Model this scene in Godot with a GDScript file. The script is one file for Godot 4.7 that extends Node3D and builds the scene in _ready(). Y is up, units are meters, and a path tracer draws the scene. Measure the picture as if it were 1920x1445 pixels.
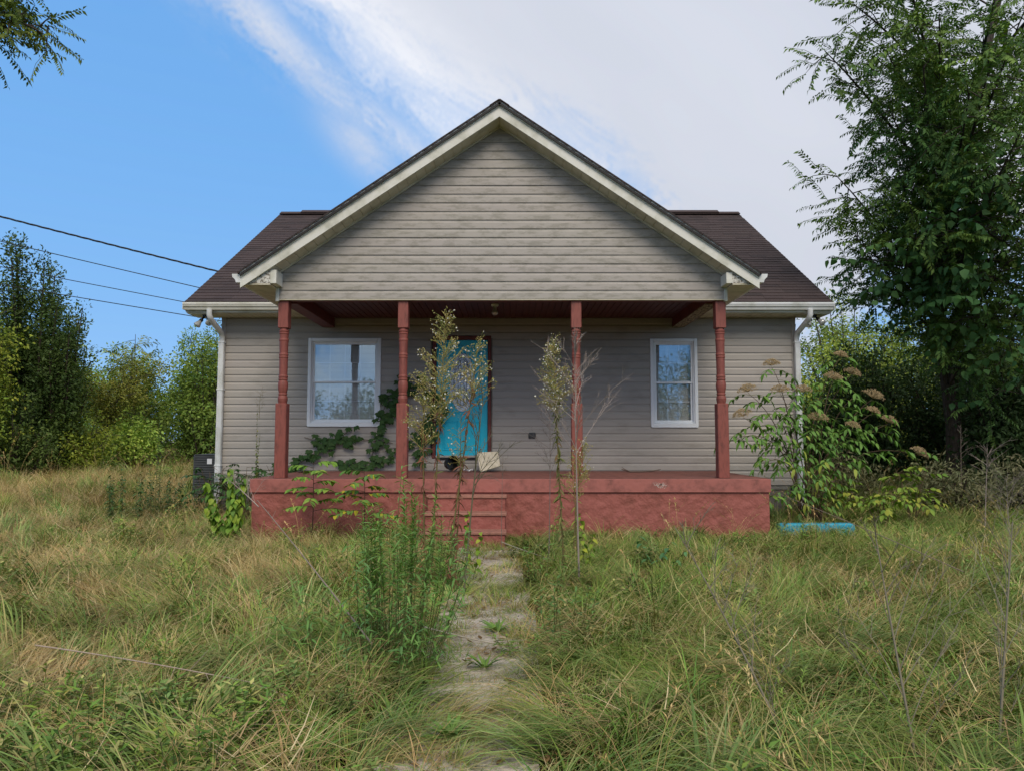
extends Node3D

# ------------------------------------------------------------------ shapes
class Shape:
	var v := PackedVector3Array()
	var n := PackedVector3Array()
	var c := PackedColorArray()
	var idx := PackedInt32Array()
	var tint := Color.WHITE

	func add(p: Vector3, nn: Vector3) -> int:
		v.append(p)
		n.append(nn)
		c.append(tint)
		return v.size() - 1

	func face(a: int, b: int, d: int) -> void:   # counter-clockwise from outside
		idx.append(a)
		idx.append(d)
		idx.append(b)

	func poly(pts: Array, out: Vector3) -> void:   # convex and flat
		var nn: Vector3 = (pts[1] - pts[0]).cross(pts[2] - pts[0])
		if nn.length() < 1e-12 and pts.size() > 3:
			nn = (pts[2] - pts[0]).cross(pts[3] - pts[0])
		if nn.length() < 1e-12:
			return
		nn = nn.normalized()
		var q := pts.duplicate()
		if nn.dot(out) < 0.0:
			q.reverse()
			nn = -nn
		var k := v.size()
		for p in q:
			add(p, nn)
		for i in range(1, q.size() - 1):
			face(k, k + i, k + i + 1)

	func box(lo: Vector3, hi: Vector3, b := 0.0) -> void:
		xbox(Transform3D(Basis(), (lo + hi) * 0.5), hi - lo, b)

	func xbox(t: Transform3D, size: Vector3, b := 0.0) -> void:
		var h := size * 0.5
		b = minf(b, minf(h.x, minf(h.y, h.z)) * 0.9)
		for a in 3:
			var a1: int = (a + 1) % 3
			var a2: int = (a + 2) % 3
			for s in [-1.0, 1.0]:
				var f := []
				for q in [[-1, -1], [1, -1], [1, 1], [-1, 1]]:
					var p := Vector3()
					p[a] = s * h[a]
					p[a1] = q[0] * (h[a1] - b)
					p[a2] = q[1] * (h[a2] - b)
					f.append(t * p)
				var o := Vector3()
				o[a] = s
				poly(f, t.basis * o)
				if b > 0.0:
					for s1 in [-1.0, 1.0]:
						var e := []
						for q in [[0, -1], [0, 1], [1, 1], [1, -1]]:
							var p := Vector3()
							p[a] = s * (h[a] if q[0] == 0 else h[a] - b)
							p[a1] = s1 * (h[a1] - b if q[0] == 0 else h[a1])
							p[a2] = q[1] * (h[a2] - b)
							e.append(t * p)
						var oo := Vector3()
						oo[a] = s
						oo[a1] = s1
						poly(e, t.basis * oo)
		if b > 0.0:
			for sx: float in [-1.0, 1.0]:
				for sy in [-1.0, 1.0]:
					for sz in [-1.0, 1.0]:
						poly([t * Vector3(sx * h.x, sy * (h.y - b), sz * (h.z - b)), t * Vector3(sx * (h.x - b), sy * h.y, sz * (h.z - b)), t * Vector3(sx * (h.x - b), sy * (h.y - b), sz * h.z)], t.basis * Vector3(sx, sy, sz))

	func tube(pts: Array, radii: Array, sides := 5, caps := true) -> void:
		var prev := Vector3()
		var rings := []
		var up := Vector3.UP
		for i in pts.size():
			var d: Vector3
			if i == 0:
				d = pts[1] - pts[0]
			elif i == pts.size() - 1:
				d = pts[i] - pts[i - 1]
			else:
				d = pts[i + 1] - pts[i - 1]
			d = d.normalized()
			if i == 0:
				up = Vector3.UP if absf(d.y) < 0.9 else Vector3.RIGHT
			var x := d.cross(up).normalized()
			up = x.cross(d).normalized()
			var k := v.size()
			for s in sides:
				var an := TAU * s / sides
				var o := x * cos(an) + up * sin(an)
				add(pts[i] + o * radii[mini(i, radii.size() - 1)], o)
			rings.append(k)
			prev = d
		for i in range(rings.size() - 1):
			for s in sides:
				var s2 := (s + 1) % sides
				var a: int = rings[i] + s
				var b: int = rings[i] + s2
				var e: int = rings[i + 1] + s2
				var f: int = rings[i + 1] + s
				face(a, f, e)
				face(a, e, b)
		if caps:
			for q in [0, rings.size() - 1]:
				var ring := []
				for s in sides:
					ring.append(v[rings[q] + s])
				poly(ring, prev * (1.0 if q > 0 else -1.0))

	func lathe(prof: Array, at: Transform3D, sides := 20) -> void:   # Vector2(radius, height), rising
		for i in range(prof.size() - 1):
			var p0: Vector2 = prof[i]
			var p1: Vector2 = prof[i + 1]
			var t2 := p1 - p0
			if t2.length() < 1e-6:
				continue
			var nr := Vector2(t2.y, -t2.x).normalized()
			var k := v.size()
			for s in sides + 1:
				var an := TAU * s / sides
				var rad := Vector3(cos(an), 0, sin(an))
				var nn := at.basis * (rad * nr.x + Vector3.UP * nr.y)
				add(at * (rad * p0.x + Vector3.UP * p0.y), nn)
				add(at * (rad * p1.x + Vector3.UP * p1.y), nn)
			for s in sides:
				var a := k + s * 2
				face(a, a + 1, a + 3)
				face(a, a + 3, a + 2)

	func ribbon(pts: Array, sides: Array, nrm: Array) -> void:
		var k := v.size()
		for i in pts.size():
			add(pts[i] - sides[i], nrm[i])
			add(pts[i] + sides[i], nrm[i])
		for i in range(pts.size() - 1):
			var a := k + i * 2
			face(a, a + 1, a + 3)
			face(a, a + 3, a + 2)

	func extrude(pts: PackedVector2Array, t: Transform3D, depth: float) -> void:   # outline in x-y, from z 0 back to -depth
		if depth < 0.0:
			t = t.translated_local(Vector3(0, 0, -depth))
			depth = -depth
		var tri := Geometry2D.triangulate_polygon(pts)
		for s in [0.0, -depth]:
			var k := v.size()
			var nn := t.basis.z * (1.0 if s == 0.0 else -1.0)
			for p in pts:
				add(t * Vector3(p.x, p.y, s), nn.normalized())
			for i in range(0, tri.size(), 3):
				var a := tri[i]
				var b := tri[i + 1]
				var d := tri[i + 2]
				var ccw := (pts[b] - pts[a]).cross(pts[d] - pts[a]) > 0.0
				if ccw == (s == 0.0):
					face(k + a, k + b, k + d)
				else:
					face(k + a, k + d, k + b)
		var mid := Vector2()
		for p in pts:
			mid += p
		mid /= pts.size()
		var turn := 0.0
		for i in pts.size():
			turn += pts[i].cross(pts[(i + 1) % pts.size()])
		for i in pts.size():
			var a := pts[i]
			var b := pts[(i + 1) % pts.size()]
			var o := Vector2((b - a).y, -(b - a).x) * signf(turn)
			poly([t * Vector3(a.x, a.y, 0), t * Vector3(b.x, b.y, 0), t * Vector3(b.x, b.y, -depth), t * Vector3(a.x, a.y, -depth)], t.basis * Vector3(o.x, o.y, 0))

	func append(o: Shape, t: Transform3D, col := Color.WHITE) -> void:
		var k := v.size()
		for i in o.v.size():
			v.append(t * o.v[i])
			n.append((t.basis * o.n[i]).normalized())
			c.append(o.c[i] * col)
		for i in o.idx:
			idx.append(k + i)

	func mesh() -> ArrayMesh:
		var a := []
		a.resize(Mesh.ARRAY_MAX)
		a[Mesh.ARRAY_VERTEX] = v
		a[Mesh.ARRAY_NORMAL] = n
		a[Mesh.ARRAY_COLOR] = c
		a[Mesh.ARRAY_INDEX] = idx
		var m := ArrayMesh.new()
		m.add_surface_from_arrays(Mesh.PRIMITIVE_TRIANGLES, a)
		return m


var R := RandomNumberGenerator.new()
var M := {}
var used := {}

func rr(a: float, b: float) -> float:
	return R.randf_range(a, b)

func rv(s := 1.0) -> Vector3:
	return Vector3(rr(-1, 1), rr(-1, 1), rr(-1, 1)) * s

func numbered(called: String) -> String:
	var k: int = used.get(called, 0)
	used[called] = k + 1
	return called if k == 0 else "%s_%03d" % [called, k]

func thing(called: String, label: String, category: String, at := Vector3.ZERO, group := "") -> Node3D:
	var o := Node3D.new()
	o.name = numbered(called)
	add_child(o, true)
	o.position = at
	o.set_meta("label", label)
	o.set_meta("category", category)
	if group != "":
		o.set_meta("group", group)
	return o

func build(called: String, s: Variant, m: Material, parent: Node = null) -> MeshInstance3D:
	var o := MeshInstance3D.new()
	o.mesh = s.mesh() if s is Shape else s
	o.material_override = m
	if parent == null or parent == self:
		o.name = numbered(called)
		add_child(o, true)
	else:
		var k: int = parent.get_meta("n_" + called, 0)
		parent.set_meta("n_" + called, k + 1)
		o.name = called if k == 0 else "%s_%03d" % [called, k]
		parent.add_child(o, true)
	return o

func struct(called: String, s: Variant, m: Material, label := "") -> MeshInstance3D:
	var o := build(called, s, m)
	o.set_meta("kind", "structure")
	if label != "":
		o.set_meta("label", label)
	return o

func many(called: String, m: Mesh, mat_: Material, xf: Array, cols: Array, parent: Node) -> MultiMeshInstance3D:
	var mm := MultiMesh.new()
	mm.transform_format = MultiMesh.TRANSFORM_3D
	mm.use_colors = true
	mm.mesh = m
	mm.instance_count = xf.size()
	for i in xf.size():
		mm.set_instance_transform(i, xf[i])
		mm.set_instance_color(i, cols[i % cols.size()])
	var o := MultiMeshInstance3D.new()
	o.multimesh = mm
	o.material_override = mat_
	o.set_meta("kind", "stuff")
	var k: int = parent.get_meta("n_" + called, 0)
	parent.set_meta("n_" + called, k + 1)
	o.name = called if k == 0 else "%s_%03d" % [called, k]
	parent.add_child(o, true)
	return o

# ------------------------------------------------------------------ materials
func lin(r: float, g: float, b: float) -> Color:      # linear value -> vertex or copy colour
	return Color(r, g, b)

func mat(srgb: Color, rough := 0.7, more := {}) -> StandardMaterial3D:
	var m := StandardMaterial3D.new()
	m.albedo_color = srgb
	m.roughness = rough
	m.vertex_color_use_as_albedo = true
	for k in more:
		m.set(k, more[k])
	return m

func noise_tex(size: int, freq: float, ramp: Array, seed_: int, more := {}) -> NoiseTexture2D:
	var f := FastNoiseLite.new()
	f.seed = seed_
	f.frequency = freq
	f.noise_type = FastNoiseLite.TYPE_SIMPLEX_SMOOTH
	f.fractal_octaves = more.get("oct", 5)
	f.fractal_gain = more.get("gain", 0.55)
	var t := NoiseTexture2D.new()
	t.width = size
	t.height = size
	t.seamless = true
	t.normalize = true
	t.noise = f
	if ramp.size():
		var g := Gradient.new()
		var offs := PackedFloat32Array()
		var cs := PackedColorArray()
		for r in ramp:
			offs.append(r[0])
			cs.append(r[1])
		g.offsets = offs
		g.colors = cs
		t.color_ramp = g
	return t

func world_map(m: StandardMaterial3D, tex: Texture2D, scale: Vector3) -> StandardMaterial3D:
	m.albedo_texture = tex
	m.uv1_triplanar = true
	m.uv1_world_triplanar = true
	m.uv1_scale = scale
	return m

func grey(x: float) -> Color:
	return Color(x, x, x)

func relief(m: StandardMaterial3D, tex: Texture2D, cm: float) -> StandardMaterial3D:
	m.heightmap_enabled = true
	m.heightmap_texture = tex
	m.heightmap_scale = cm
	return m

func materials() -> void:
	var fine := noise_tex(512, 0.03, [], 3)
	var fine2 := noise_tex(512, 0.012, [], 4)
	M.siding = world_map(mat(Color(0.66, 0.635, 0.608), 0.55), noise_tex(1024, 0.006, [[0.0, Color(0.80, 0.81, 0.78)], [0.36, Color(0.89, 0.89, 0.87)], [0.46, Color(0.975, 0.975, 0.965)], [0.62, Color(1, 1, 1)], [1.0, Color(1, 0.99, 0.97)]], 11, {"oct": 7, "gain": 0.78}), Vector3(0.34, 1.1, 0.34))
	M.siding_wall = world_map(mat(Color(0.655, 0.632, 0.608), 0.55), noise_tex(1024, 0.006, [[0.0, Color(0.89, 0.89, 0.87)], [0.3, Color(0.955, 0.955, 0.945)], [0.45, Color(0.99, 0.99, 0.985)], [1.0, Color(1, 0.995, 0.99)]], 12, {"oct": 7, "gain": 0.62}), Vector3(0.2, 0.6, 0.2))
	var smudge := noise_tex(512, 0.012, [[0.0, Color(0.8, 0.8, 0.76)], [0.4, Color(0.95, 0.95, 0.93)], [0.6, Color(1, 1, 1)], [1.0, Color(1, 1, 1)]], 21, {"oct": 6, "gain": 0.6})
	M.cream = world_map(mat(Color(0.86, 0.855, 0.82), 0.5), smudge, Vector3(0.35, 0.35, 0.35))
	M.soffit = world_map(mat(Color(0.83, 0.80, 0.72), 0.6), smudge, Vector3(0.5, 0.5, 0.5))
	M.white = world_map(mat(Color(0.88, 0.89, 0.90), 0.4), smudge, Vector3(0.3, 0.3, 0.3))
	M.vinyl = mat(Color(0.92, 0.935, 0.95), 0.35)
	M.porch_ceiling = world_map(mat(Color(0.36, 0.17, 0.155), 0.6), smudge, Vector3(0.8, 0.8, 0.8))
	M.peel = world_map(mat(Color(0.86, 0.85, 0.82), 0.75), noise_tex(512, 0.02, [[0.0, Color(0.45, 0.42, 0.38)], [0.42, Color(0.62, 0.60, 0.57)], [0.5, Color(0.97, 0.97, 0.96)], [1.0, Color(1, 1, 1)]], 31, {"oct": 6, "gain": 0.7}), Vector3(1.4, 1.4, 1.4))
	var red_wear := noise_tex(1024, 0.008, [[0.0, Color(0.72, 0.74, 0.72)], [0.3, Color(0.9, 0.9, 0.9)], [0.55, Color(1, 1, 1)], [0.86, Color(1.0, 1.0, 1.0)], [1.0, Color(1.0, 0.96, 0.92)]], 41, {"oct": 7, "gain": 0.62})
	M.red = relief(world_map(mat(Color(0.635, 0.38, 0.345), 0.6), red_wear, Vector3(0.5, 0.5, 0.5)), fine, 0.25)
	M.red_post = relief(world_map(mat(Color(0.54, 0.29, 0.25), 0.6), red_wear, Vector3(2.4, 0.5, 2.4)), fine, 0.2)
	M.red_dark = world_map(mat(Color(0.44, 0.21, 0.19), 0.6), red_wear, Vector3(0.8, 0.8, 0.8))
	M.red_floor = relief(world_map(mat(Color(0.54, 0.335, 0.30), 0.65), noise_tex(1024, 0.01, [[0.0, Color(0.6, 0.62, 0.58)], [0.35, Color(0.85, 0.86, 0.84)], [0.6, Color(1, 1, 1)], [1.0, Color(1, 1, 1)]], 43, {"oct": 6}), Vector3(0.5, 0.5, 1.0)), fine, 0.3)
	M.tread = relief(world_map(mat(Color(0.62, 0.43, 0.37), 0.75), red_wear, Vector3(1.2, 1.2, 1.2)), fine, 0.4)
	M.stucco = relief(world_map(mat(Color(0.60, 0.345, 0.31), 0.75), smudge, Vector3(0.5, 0.5, 0.5)), noise_tex(1024, 0.011, [], 44, {"oct": 6, "gain": 0.55}), 1.7)
	M.rotwood = world_map(mat(Color(0.62, 0.56, 0.47), 0.85), noise_tex(512, 0.02, [[0.0, Color(0.25, 0.2, 0.17)], [0.4, Color(0.6, 0.57, 0.5)], [0.55, Color(0.95, 0.95, 0.9)], [1.0, Color(1, 1, 1)]], 45, {"oct": 6, "gain": 0.65}), Vector3(2.5, 2.5, 0.8))
	M.shingle = relief(world_map(mat(Color(0.325, 0.265, 0.255), 0.9), noise_tex(512, 0.09, [[0.0, Color(0.45, 0.42, 0.42)], [0.5, Color(0.85, 0.85, 0.85)], [1.0, Color(1, 1, 1)]], 51, {"oct": 4}), Vector3(1.1, 1.1, 1.1)), fine, 0.5)
	M.teal = world_map(mat(Color(0.10, 0.76, 0.88), 0.35), noise_tex(512, 0.01, [[0.0, Color(0.95, 0.96, 0.97)], [0.4, Color(1, 1, 1)], [1.0, Color(1, 1, 1)]], 61), Vector3(0.6, 0.6, 0.6))
	M.teal_worn = world_map(mat(Color(0.16, 0.62, 0.74), 0.6), noise_tex(512, 0.018, [[0.0, Color(0.55, 0.6, 0.6)], [0.3, Color(0.85, 0.9, 0.9)], [0.5, Color(1, 1, 1)], [0.83, Color(1, 1, 1)], [0.88, Color(1, 1, 1)], [1.0, Color(1, 1, 1)]], 62, {"oct": 6}), Vector3(2.5, 0.5, 2.5))
	M.dark = mat(Color(0.12, 0.11, 0.11), 0.7)
	M.room = mat(Color(0.50, 0.49, 0.47), 0.9)
	M.blind = mat(Color(0.93, 0.93, 0.91), 0.6)
	M.lead = mat(Color(0.2, 0.21, 0.23), 0.5, {"metallic": 0.5})
	M.bevel_glass = relief(world_map(mat(Color(0.84, 0.88, 0.95), 0.2, {"metallic": 0.3}), smudge, Vector3(2, 2, 2)), fine, 0.6)
	M.cream_plastic = world_map(mat(Color(0.86, 0.83, 0.75), 0.45), smudge, Vector3(1.5, 1.5, 1.5))
	M.black = mat(Color(0.05, 0.05, 0.055), 0.4)
	M.ac = world_map(mat(Color(0.26, 0.27, 0.28), 0.6), smudge, Vector3(0.6, 0.6, 0.6))
	M.lamp_glass = mat(Color(0.75, 0.76, 0.76), 0.12, {"metallic": 0.3})
	M.cable = mat(Color(0.09, 0.095, 0.11), 0.6)
	M.concrete = relief(world_map(mat(Color(0.77, 0.735, 0.69), 0.95), noise_tex(1024, 0.009, [[0.0, Color(0.5, 0.46, 0.4)], [0.26, Color(0.84, 0.82, 0.78)], [0.5, Color(0.95, 0.94, 0.92)], [1.0, Color(1, 1, 1)]], 71, {"oct": 7, "gain": 0.72}), Vector3(1.1, 1.1, 1.1)), fine2, 2.5)
	M.block = relief(mat(Color(0.45, 0.43, 0.41), 0.95), fine, 1.0)
	M.soil = relief(world_map(mat(Color(0.38, 0.36, 0.23), 1.0), noise_tex(1024, 0.02, [[0.0, Color(0.35, 0.33, 0.26)], [0.5, Color(0.8, 0.78, 0.7)], [1.0, Color(1, 1, 0.9)]], 72, {"oct": 6}), Vector3(0.5, 0.5, 0.5)), fine, 3.0)
	M.bark = relief(world_map(mat(Color(0.36, 0.32, 0.29), 0.95), noise_tex(512, 0.02, [[0.0, Color(0.4, 0.38, 0.36)], [0.5, Color(0.8, 0.78, 0.75)], [1.0, Color(1, 1, 1)]], 73), Vector3(2.5, 0.5, 2.5)), fine2, 3.0)
	M.leaf = mat(Color.WHITE, 0.55, {"metallic_specular": 0.3, "backlight_enabled": true, "backlight": Color(0.55, 0.6, 0.25)})
	M.leaf_soft = mat(Color.WHITE, 0.62, {"metallic_specular": 0.3, "backlight_enabled": true, "backlight": Color(0.6, 0.62, 0.3)})
	M.blade = mat(Color.WHITE, 0.7, {"metallic_specular": 0.2, "backlight_enabled": true, "backlight": Color(0.5, 0.5, 0.28)})
	M.stem = mat(Color.WHITE, 0.85, {"metallic_specular": 0.2})
	M.paper = mat(Color(0.85, 0.86, 0.88), 0.8)
	M.brass = mat(Color(0.55, 0.5, 0.4), 0.35, {"metallic": 0.8})
	var one := Image.create_empty(4, 4, false, Image.FORMAT_RGB8)
	one.fill(Color.WHITE)
	M.pane = mat(Color(0.84, 0.94, 1.0, 0.18), 0.02, {"metallic": 1.0, "transparency": BaseMaterial3D.TRANSPARENCY_ALPHA, "albedo_texture": ImageTexture.create_from_image(one), "vertex_color_use_as_albedo": false})

# ------------------------------------------------------------------ sky
func sky_panorama() -> ImageTexture:
	var w := 2560
	var h := 1280
	var data := PackedByteArray()
	data.resize(w * h * 3)
	var f := FastNoiseLite.new()
	f.seed = 8
	f.frequency = 1.6
	f.fractal_octaves = 6
	f.fractal_gain = 0.56
	f.domain_warp_enabled = true
	f.domain_warp_amplitude = 0.22
	f.domain_warp_frequency = 1.8
	var g := FastNoiseLite.new()
	g.seed = 19
	g.frequency = 2.2
	g.fractal_octaves = 4
	var pole := Vector3(0.397, 0.8505, -0.3453)
	var pole2 := Vector3(-0.12, 0.83, 0.545).normalized()
	# the streaks run along the edge of the cloud sheet
	var along := Vector3(0.80, -0.50, -0.32).normalized()
	var wisp_at := Vector3(-0.194, 0.373, -0.907).normalized()
	var across := along.cross(wisp_at).normalized()
	var low := Color(0.50, 0.66, 0.86)
	for y in h:
		var el := PI * (0.5 - (y + 0.5) / h)
		var up := sin(el)
		var fl := cos(el)
		for x in w:
			var c: Color
			if el < -0.02:
				c = Color(0.36, 0.37, 0.33)
			else:
				var az := (float(x) + 0.5) / w * TAU
				var d := Vector3(sin(az) * fl, up, -cos(az) * fl)
				var s := maxf(d.dot(pole) - 0.612, d.dot(pole2) - 0.60) + 0.13 * smoothstep(0.08, 0.40, d.x)
				var q := d + along * d.dot(along) * -0.68
				var a := f.get_noise_3dv(q * 1.7)
				var b := g.get_noise_3dv(q * 1.2)
				var t := clampf(el / 1.1, 0.0, 1.0)
				var blue := Color(0.25, 0.54, 0.95).lerp(Color(0.105, 0.31, 0.71), pow(t, 0.6))
				blue = blue.lerp(low, 0.45 * exp(-el * 9.0))
				var cover := clampf((s + 0.02 + a * 0.30 + b * 0.06) / 0.17, 0.0, 1.0)
				cover = cover * cover * (3.0 - 2.0 * cover)
				var wisp := exp(-pow((s + 0.035) / 0.028, 2.0)) * clampf(a * 2.4 + 0.38, 0.0, 0.9)
				cover = maxf(cover, wisp)
				var dq := d - wisp_at
				var du := dq.dot(along)
				var dw := dq.dot(across)
				var streak := exp(-pow(du / 0.065, 2.0) - pow((dw + 0.15 * du) / 0.026, 2.0)) * clampf(0.85 + a * 2.0, 0.0, 1.0)
				cover = maxf(cover, streak * 0.85)
				var edge := exp(-pow((s - 0.02) / 0.06, 2.0))
				var cl := Color(0.655, 0.68, 0.755).lerp(Color(0.86, 0.875, 0.93), clampf(edge * (0.5 + a * 1.6), 0.0, 1.0))
				cl = cl * (1.0 + b * 0.10)
				cl = cl.lerp(Color(0.69, 0.67, 0.68), clampf(0.5 - el, 0.0, 0.5) * clampf(d.x * 1.6, 0.0, 1.0))
				c = blue.lerp(cl, cover * (0.95 + 0.05 * b))
			c = (c * 0.76).linear_to_srgb()
			var k := (y * w + x) * 3
			data[k] = clampi(int(c.r * 255.0 + 0.5), 0, 255)
			data[k + 1] = clampi(int(c.g * 255.0 + 0.5), 0, 255)
			data[k + 2] = clampi(int(c.b * 255.0 + 0.5), 0, 255)
	return ImageTexture.create_from_image(Image.create_from_data(w, h, false, Image.FORMAT_RGB8, data))

# ------------------------------------------------------------------ house
const WZ := -12.5          # face of the front wall
const WL := -5.08
const WR := 4.96
const RX := -0.175         # ridge of the porch gable
const SLOPE := 0.682
const COURSE := 0.127

func board(xl0: float, xr0: float, xl1: float, xr1: float, y: float, h: float, z: float) -> Shape:
	var s := Shape.new()
	var k := rr(0.965, 1.02)
	s.tint = Color(k, k * rr(0.99, 1.005), k * rr(0.985, 1.01))
	var prof := [Vector2(0, 0.004), Vector2(0.0, 0.0145), Vector2(0.006, 0.0158), Vector2(0.084, 0.0135), Vector2(0.095, 0.009), Vector2(0.106, 0.0045), Vector2(0.127, 0.003)]
	var sm := []
	for i in prof.size() - 1:
		var p: Vector2 = prof[i]
		var q: Vector2 = prof[i + 1]
		if p.x >= h:
			break
		if q.x > h:
			q = p.lerp(q, (h - p.x) / (q.x - p.x))
		var t0 := p.x / COURSE
		var t1 := q.x / COURSE
		var a := Vector3(lerpf(xl0, xl1, t0), y + p.x, z + p.y)
		var b := Vector3(lerpf(xr0, xr1, t0), y + p.x, z + p.y)
		var c := Vector3(lerpf(xr0, xr1, t1), y + q.x, z + q.y)
		var d := Vector3(lerpf(xl0, xl1, t1), y + q.x, z + q.y)
		s.poly([a, b, c, d], Vector3(0, -0.2, 1))
		if i > 0:
			sm.append([a, b, c, d])
	for e in [[xl0, xl1, -1.0], [xr0, xr1, 1.0]]:
		var ring := []
		for p in prof:
			if p.x <= h + 1e-5:
				ring.append(Vector3(lerpf(e[0], e[1], p.x / COURSE), y + p.x, z + p.y))
		ring.append(Vector3(ring[-1].x, ring[-1].y, z - 0.001))
		ring.append(Vector3(e[0], y, z - 0.001))
		if ring.size() > 3:
			s.poly(ring, Vector3(e[2], 0, 0))
	return s

func course(x0: float, x1: float, x0b: float, x1b: float, y: float, h: float, z: float, parent: Node, m: Material, joint: float) -> void:
	# lengths of vinyl meet with small lapped joints
	var cut := []
	var p := x0 + joint
	while p < x1 - 0.5:
		if p > x0 + 0.5:
			cut.append(p)
		p += 3.66
	var a := x0
	var ab := x0b
	for i in cut.size() + 1:
		var b: float = cut[i] if i < cut.size() else x1
		var bb: float = cut[i] if i < cut.size() else x1b
		build("siding_board", board(a, b, ab, bb, y, h, z + (0.0016 if i % 2 else 0.0)), m, parent)
		a = b
		ab = b

func wall_siding(parent: Node, x0: float, x1: float, y0: float, y1: float, holes: Array) -> void:
	var y := y0
	while y < y1 - 0.01:
		var h := minf(COURSE, y1 - y)
		var parts := [[x0, x1]]
		for o in holes:
			if y + h * 0.5 > o[2] and y + h * 0.5 < o[3]:
				var nxt := []
				for q in parts:
					if o[1] <= q[0] or o[0] >= q[1]:
						nxt.append(q)
					else:
						if o[0] > q[0]:
							nxt.append([q[0], o[0]])
						if o[1] < q[1]:
							nxt.append([o[1], q[1]])
				parts = nxt
		var j := rr(0.3, 3.5)
		for q in parts:
			course(q[0], q[1], q[0], q[1], y, h, WZ, parent, M.siding_wall, j)
		y += COURSE

func frame_of(s: Shape, x0: float, x1: float, y0: float, y1: float, w: float, z0: float, z1: float, b := 0.006) -> void:
	s.box(Vector3(x0, y0, z0), Vector3(x0 + w, y1, z1), b)
	s.box(Vector3(x1 - w, y0, z0), Vector3(x1, y1, z1), b)
	s.box(Vector3(x0 + w, y0, z0), Vector3(x1 - w, y0 + w, z1), b)
	s.box(Vector3(x0 + w, y1 - w, z0), Vector3(x1 - w, y1, z1), b)

func window(house: Node, x0: float, x1: float, y0: float, y1: float, cols: int) -> void:
	var s := Shape.new()
	frame_of(s, x0, x1, y0, y1, 0.058, WZ - 0.06, WZ + 0.034)
	frame_of(s, x0 + 0.058, x1 - 0.058, y0 + 0.058, y1 - 0.058, 0.022, WZ - 0.06, WZ + 0.014)
	s.box(Vector3(x0 + 0.01, y0 - 0.012, WZ - 0.02), Vector3(x1 - 0.01, y0 + 0.001, WZ + 0.042), 0.004)
	var w := build("window", s, M.vinyl, house)
	var mid := (y0 + y1) * 0.5 + 0.005
	var ix0 := x0 + 0.08
	var ix1 := x1 - 0.08
	for k in 2:
		var ya := y0 + 0.08 if k == 0 else mid - 0.018
		var yb := mid + 0.022 if k == 0 else y1 - 0.08
		var z := WZ - 0.045 if k == 0 else WZ - 0.02
		var sash := Shape.new()
		frame_of(sash, ix0 - 0.004, ix1 + 0.004, ya - 0.004, yb + 0.004, 0.034 if k == 1 else 0.04, z - 0.012, z + 0.012, 0.004)
		build("sash", sash, M.vinyl, w)
		var pane := Shape.new()
		pane.box(Vector3(ix0 + 0.026, ya + 0.026, z - 0.002), Vector3(ix1 - 0.026, yb - 0.026, z + 0.002))
		build("pane", pane, M.pane, w)
		var grid := Shape.new()
		for i in range(1, cols):
			var gx := lerpf(ix0 + 0.03, ix1 - 0.03, float(i) / cols)
			grid.box(Vector3(gx - 0.006, ya + 0.03, z - 0.014), Vector3(gx + 0.006, yb - 0.03, z - 0.008))
		grid.box(Vector3(ix0 + 0.03, (ya + yb) * 0.5 - 0.006, z - 0.0075), Vector3(ix1 - 0.03, (ya + yb) * 0.5 + 0.006, z - 0.0045))
		build("muntin_grid", grid, M.vinyl, w)
	var bl := Shape.new()
	var y := y1 - 0.09
	while y > y0 + 0.06:
		bl.xbox(Transform3D(Basis(Vector3.RIGHT, 0.9 + rr(-0.06, 0.06)), Vector3((x0 + x1) * 0.5, y, WZ - 0.105)), Vector3(x1 - x0 - 0.13, 0.0012, 0.026))
		y -= 0.0225
	var b := build("blind_slats", bl, M.blind, w)
	b.set_meta("kind", "stuff")

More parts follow.
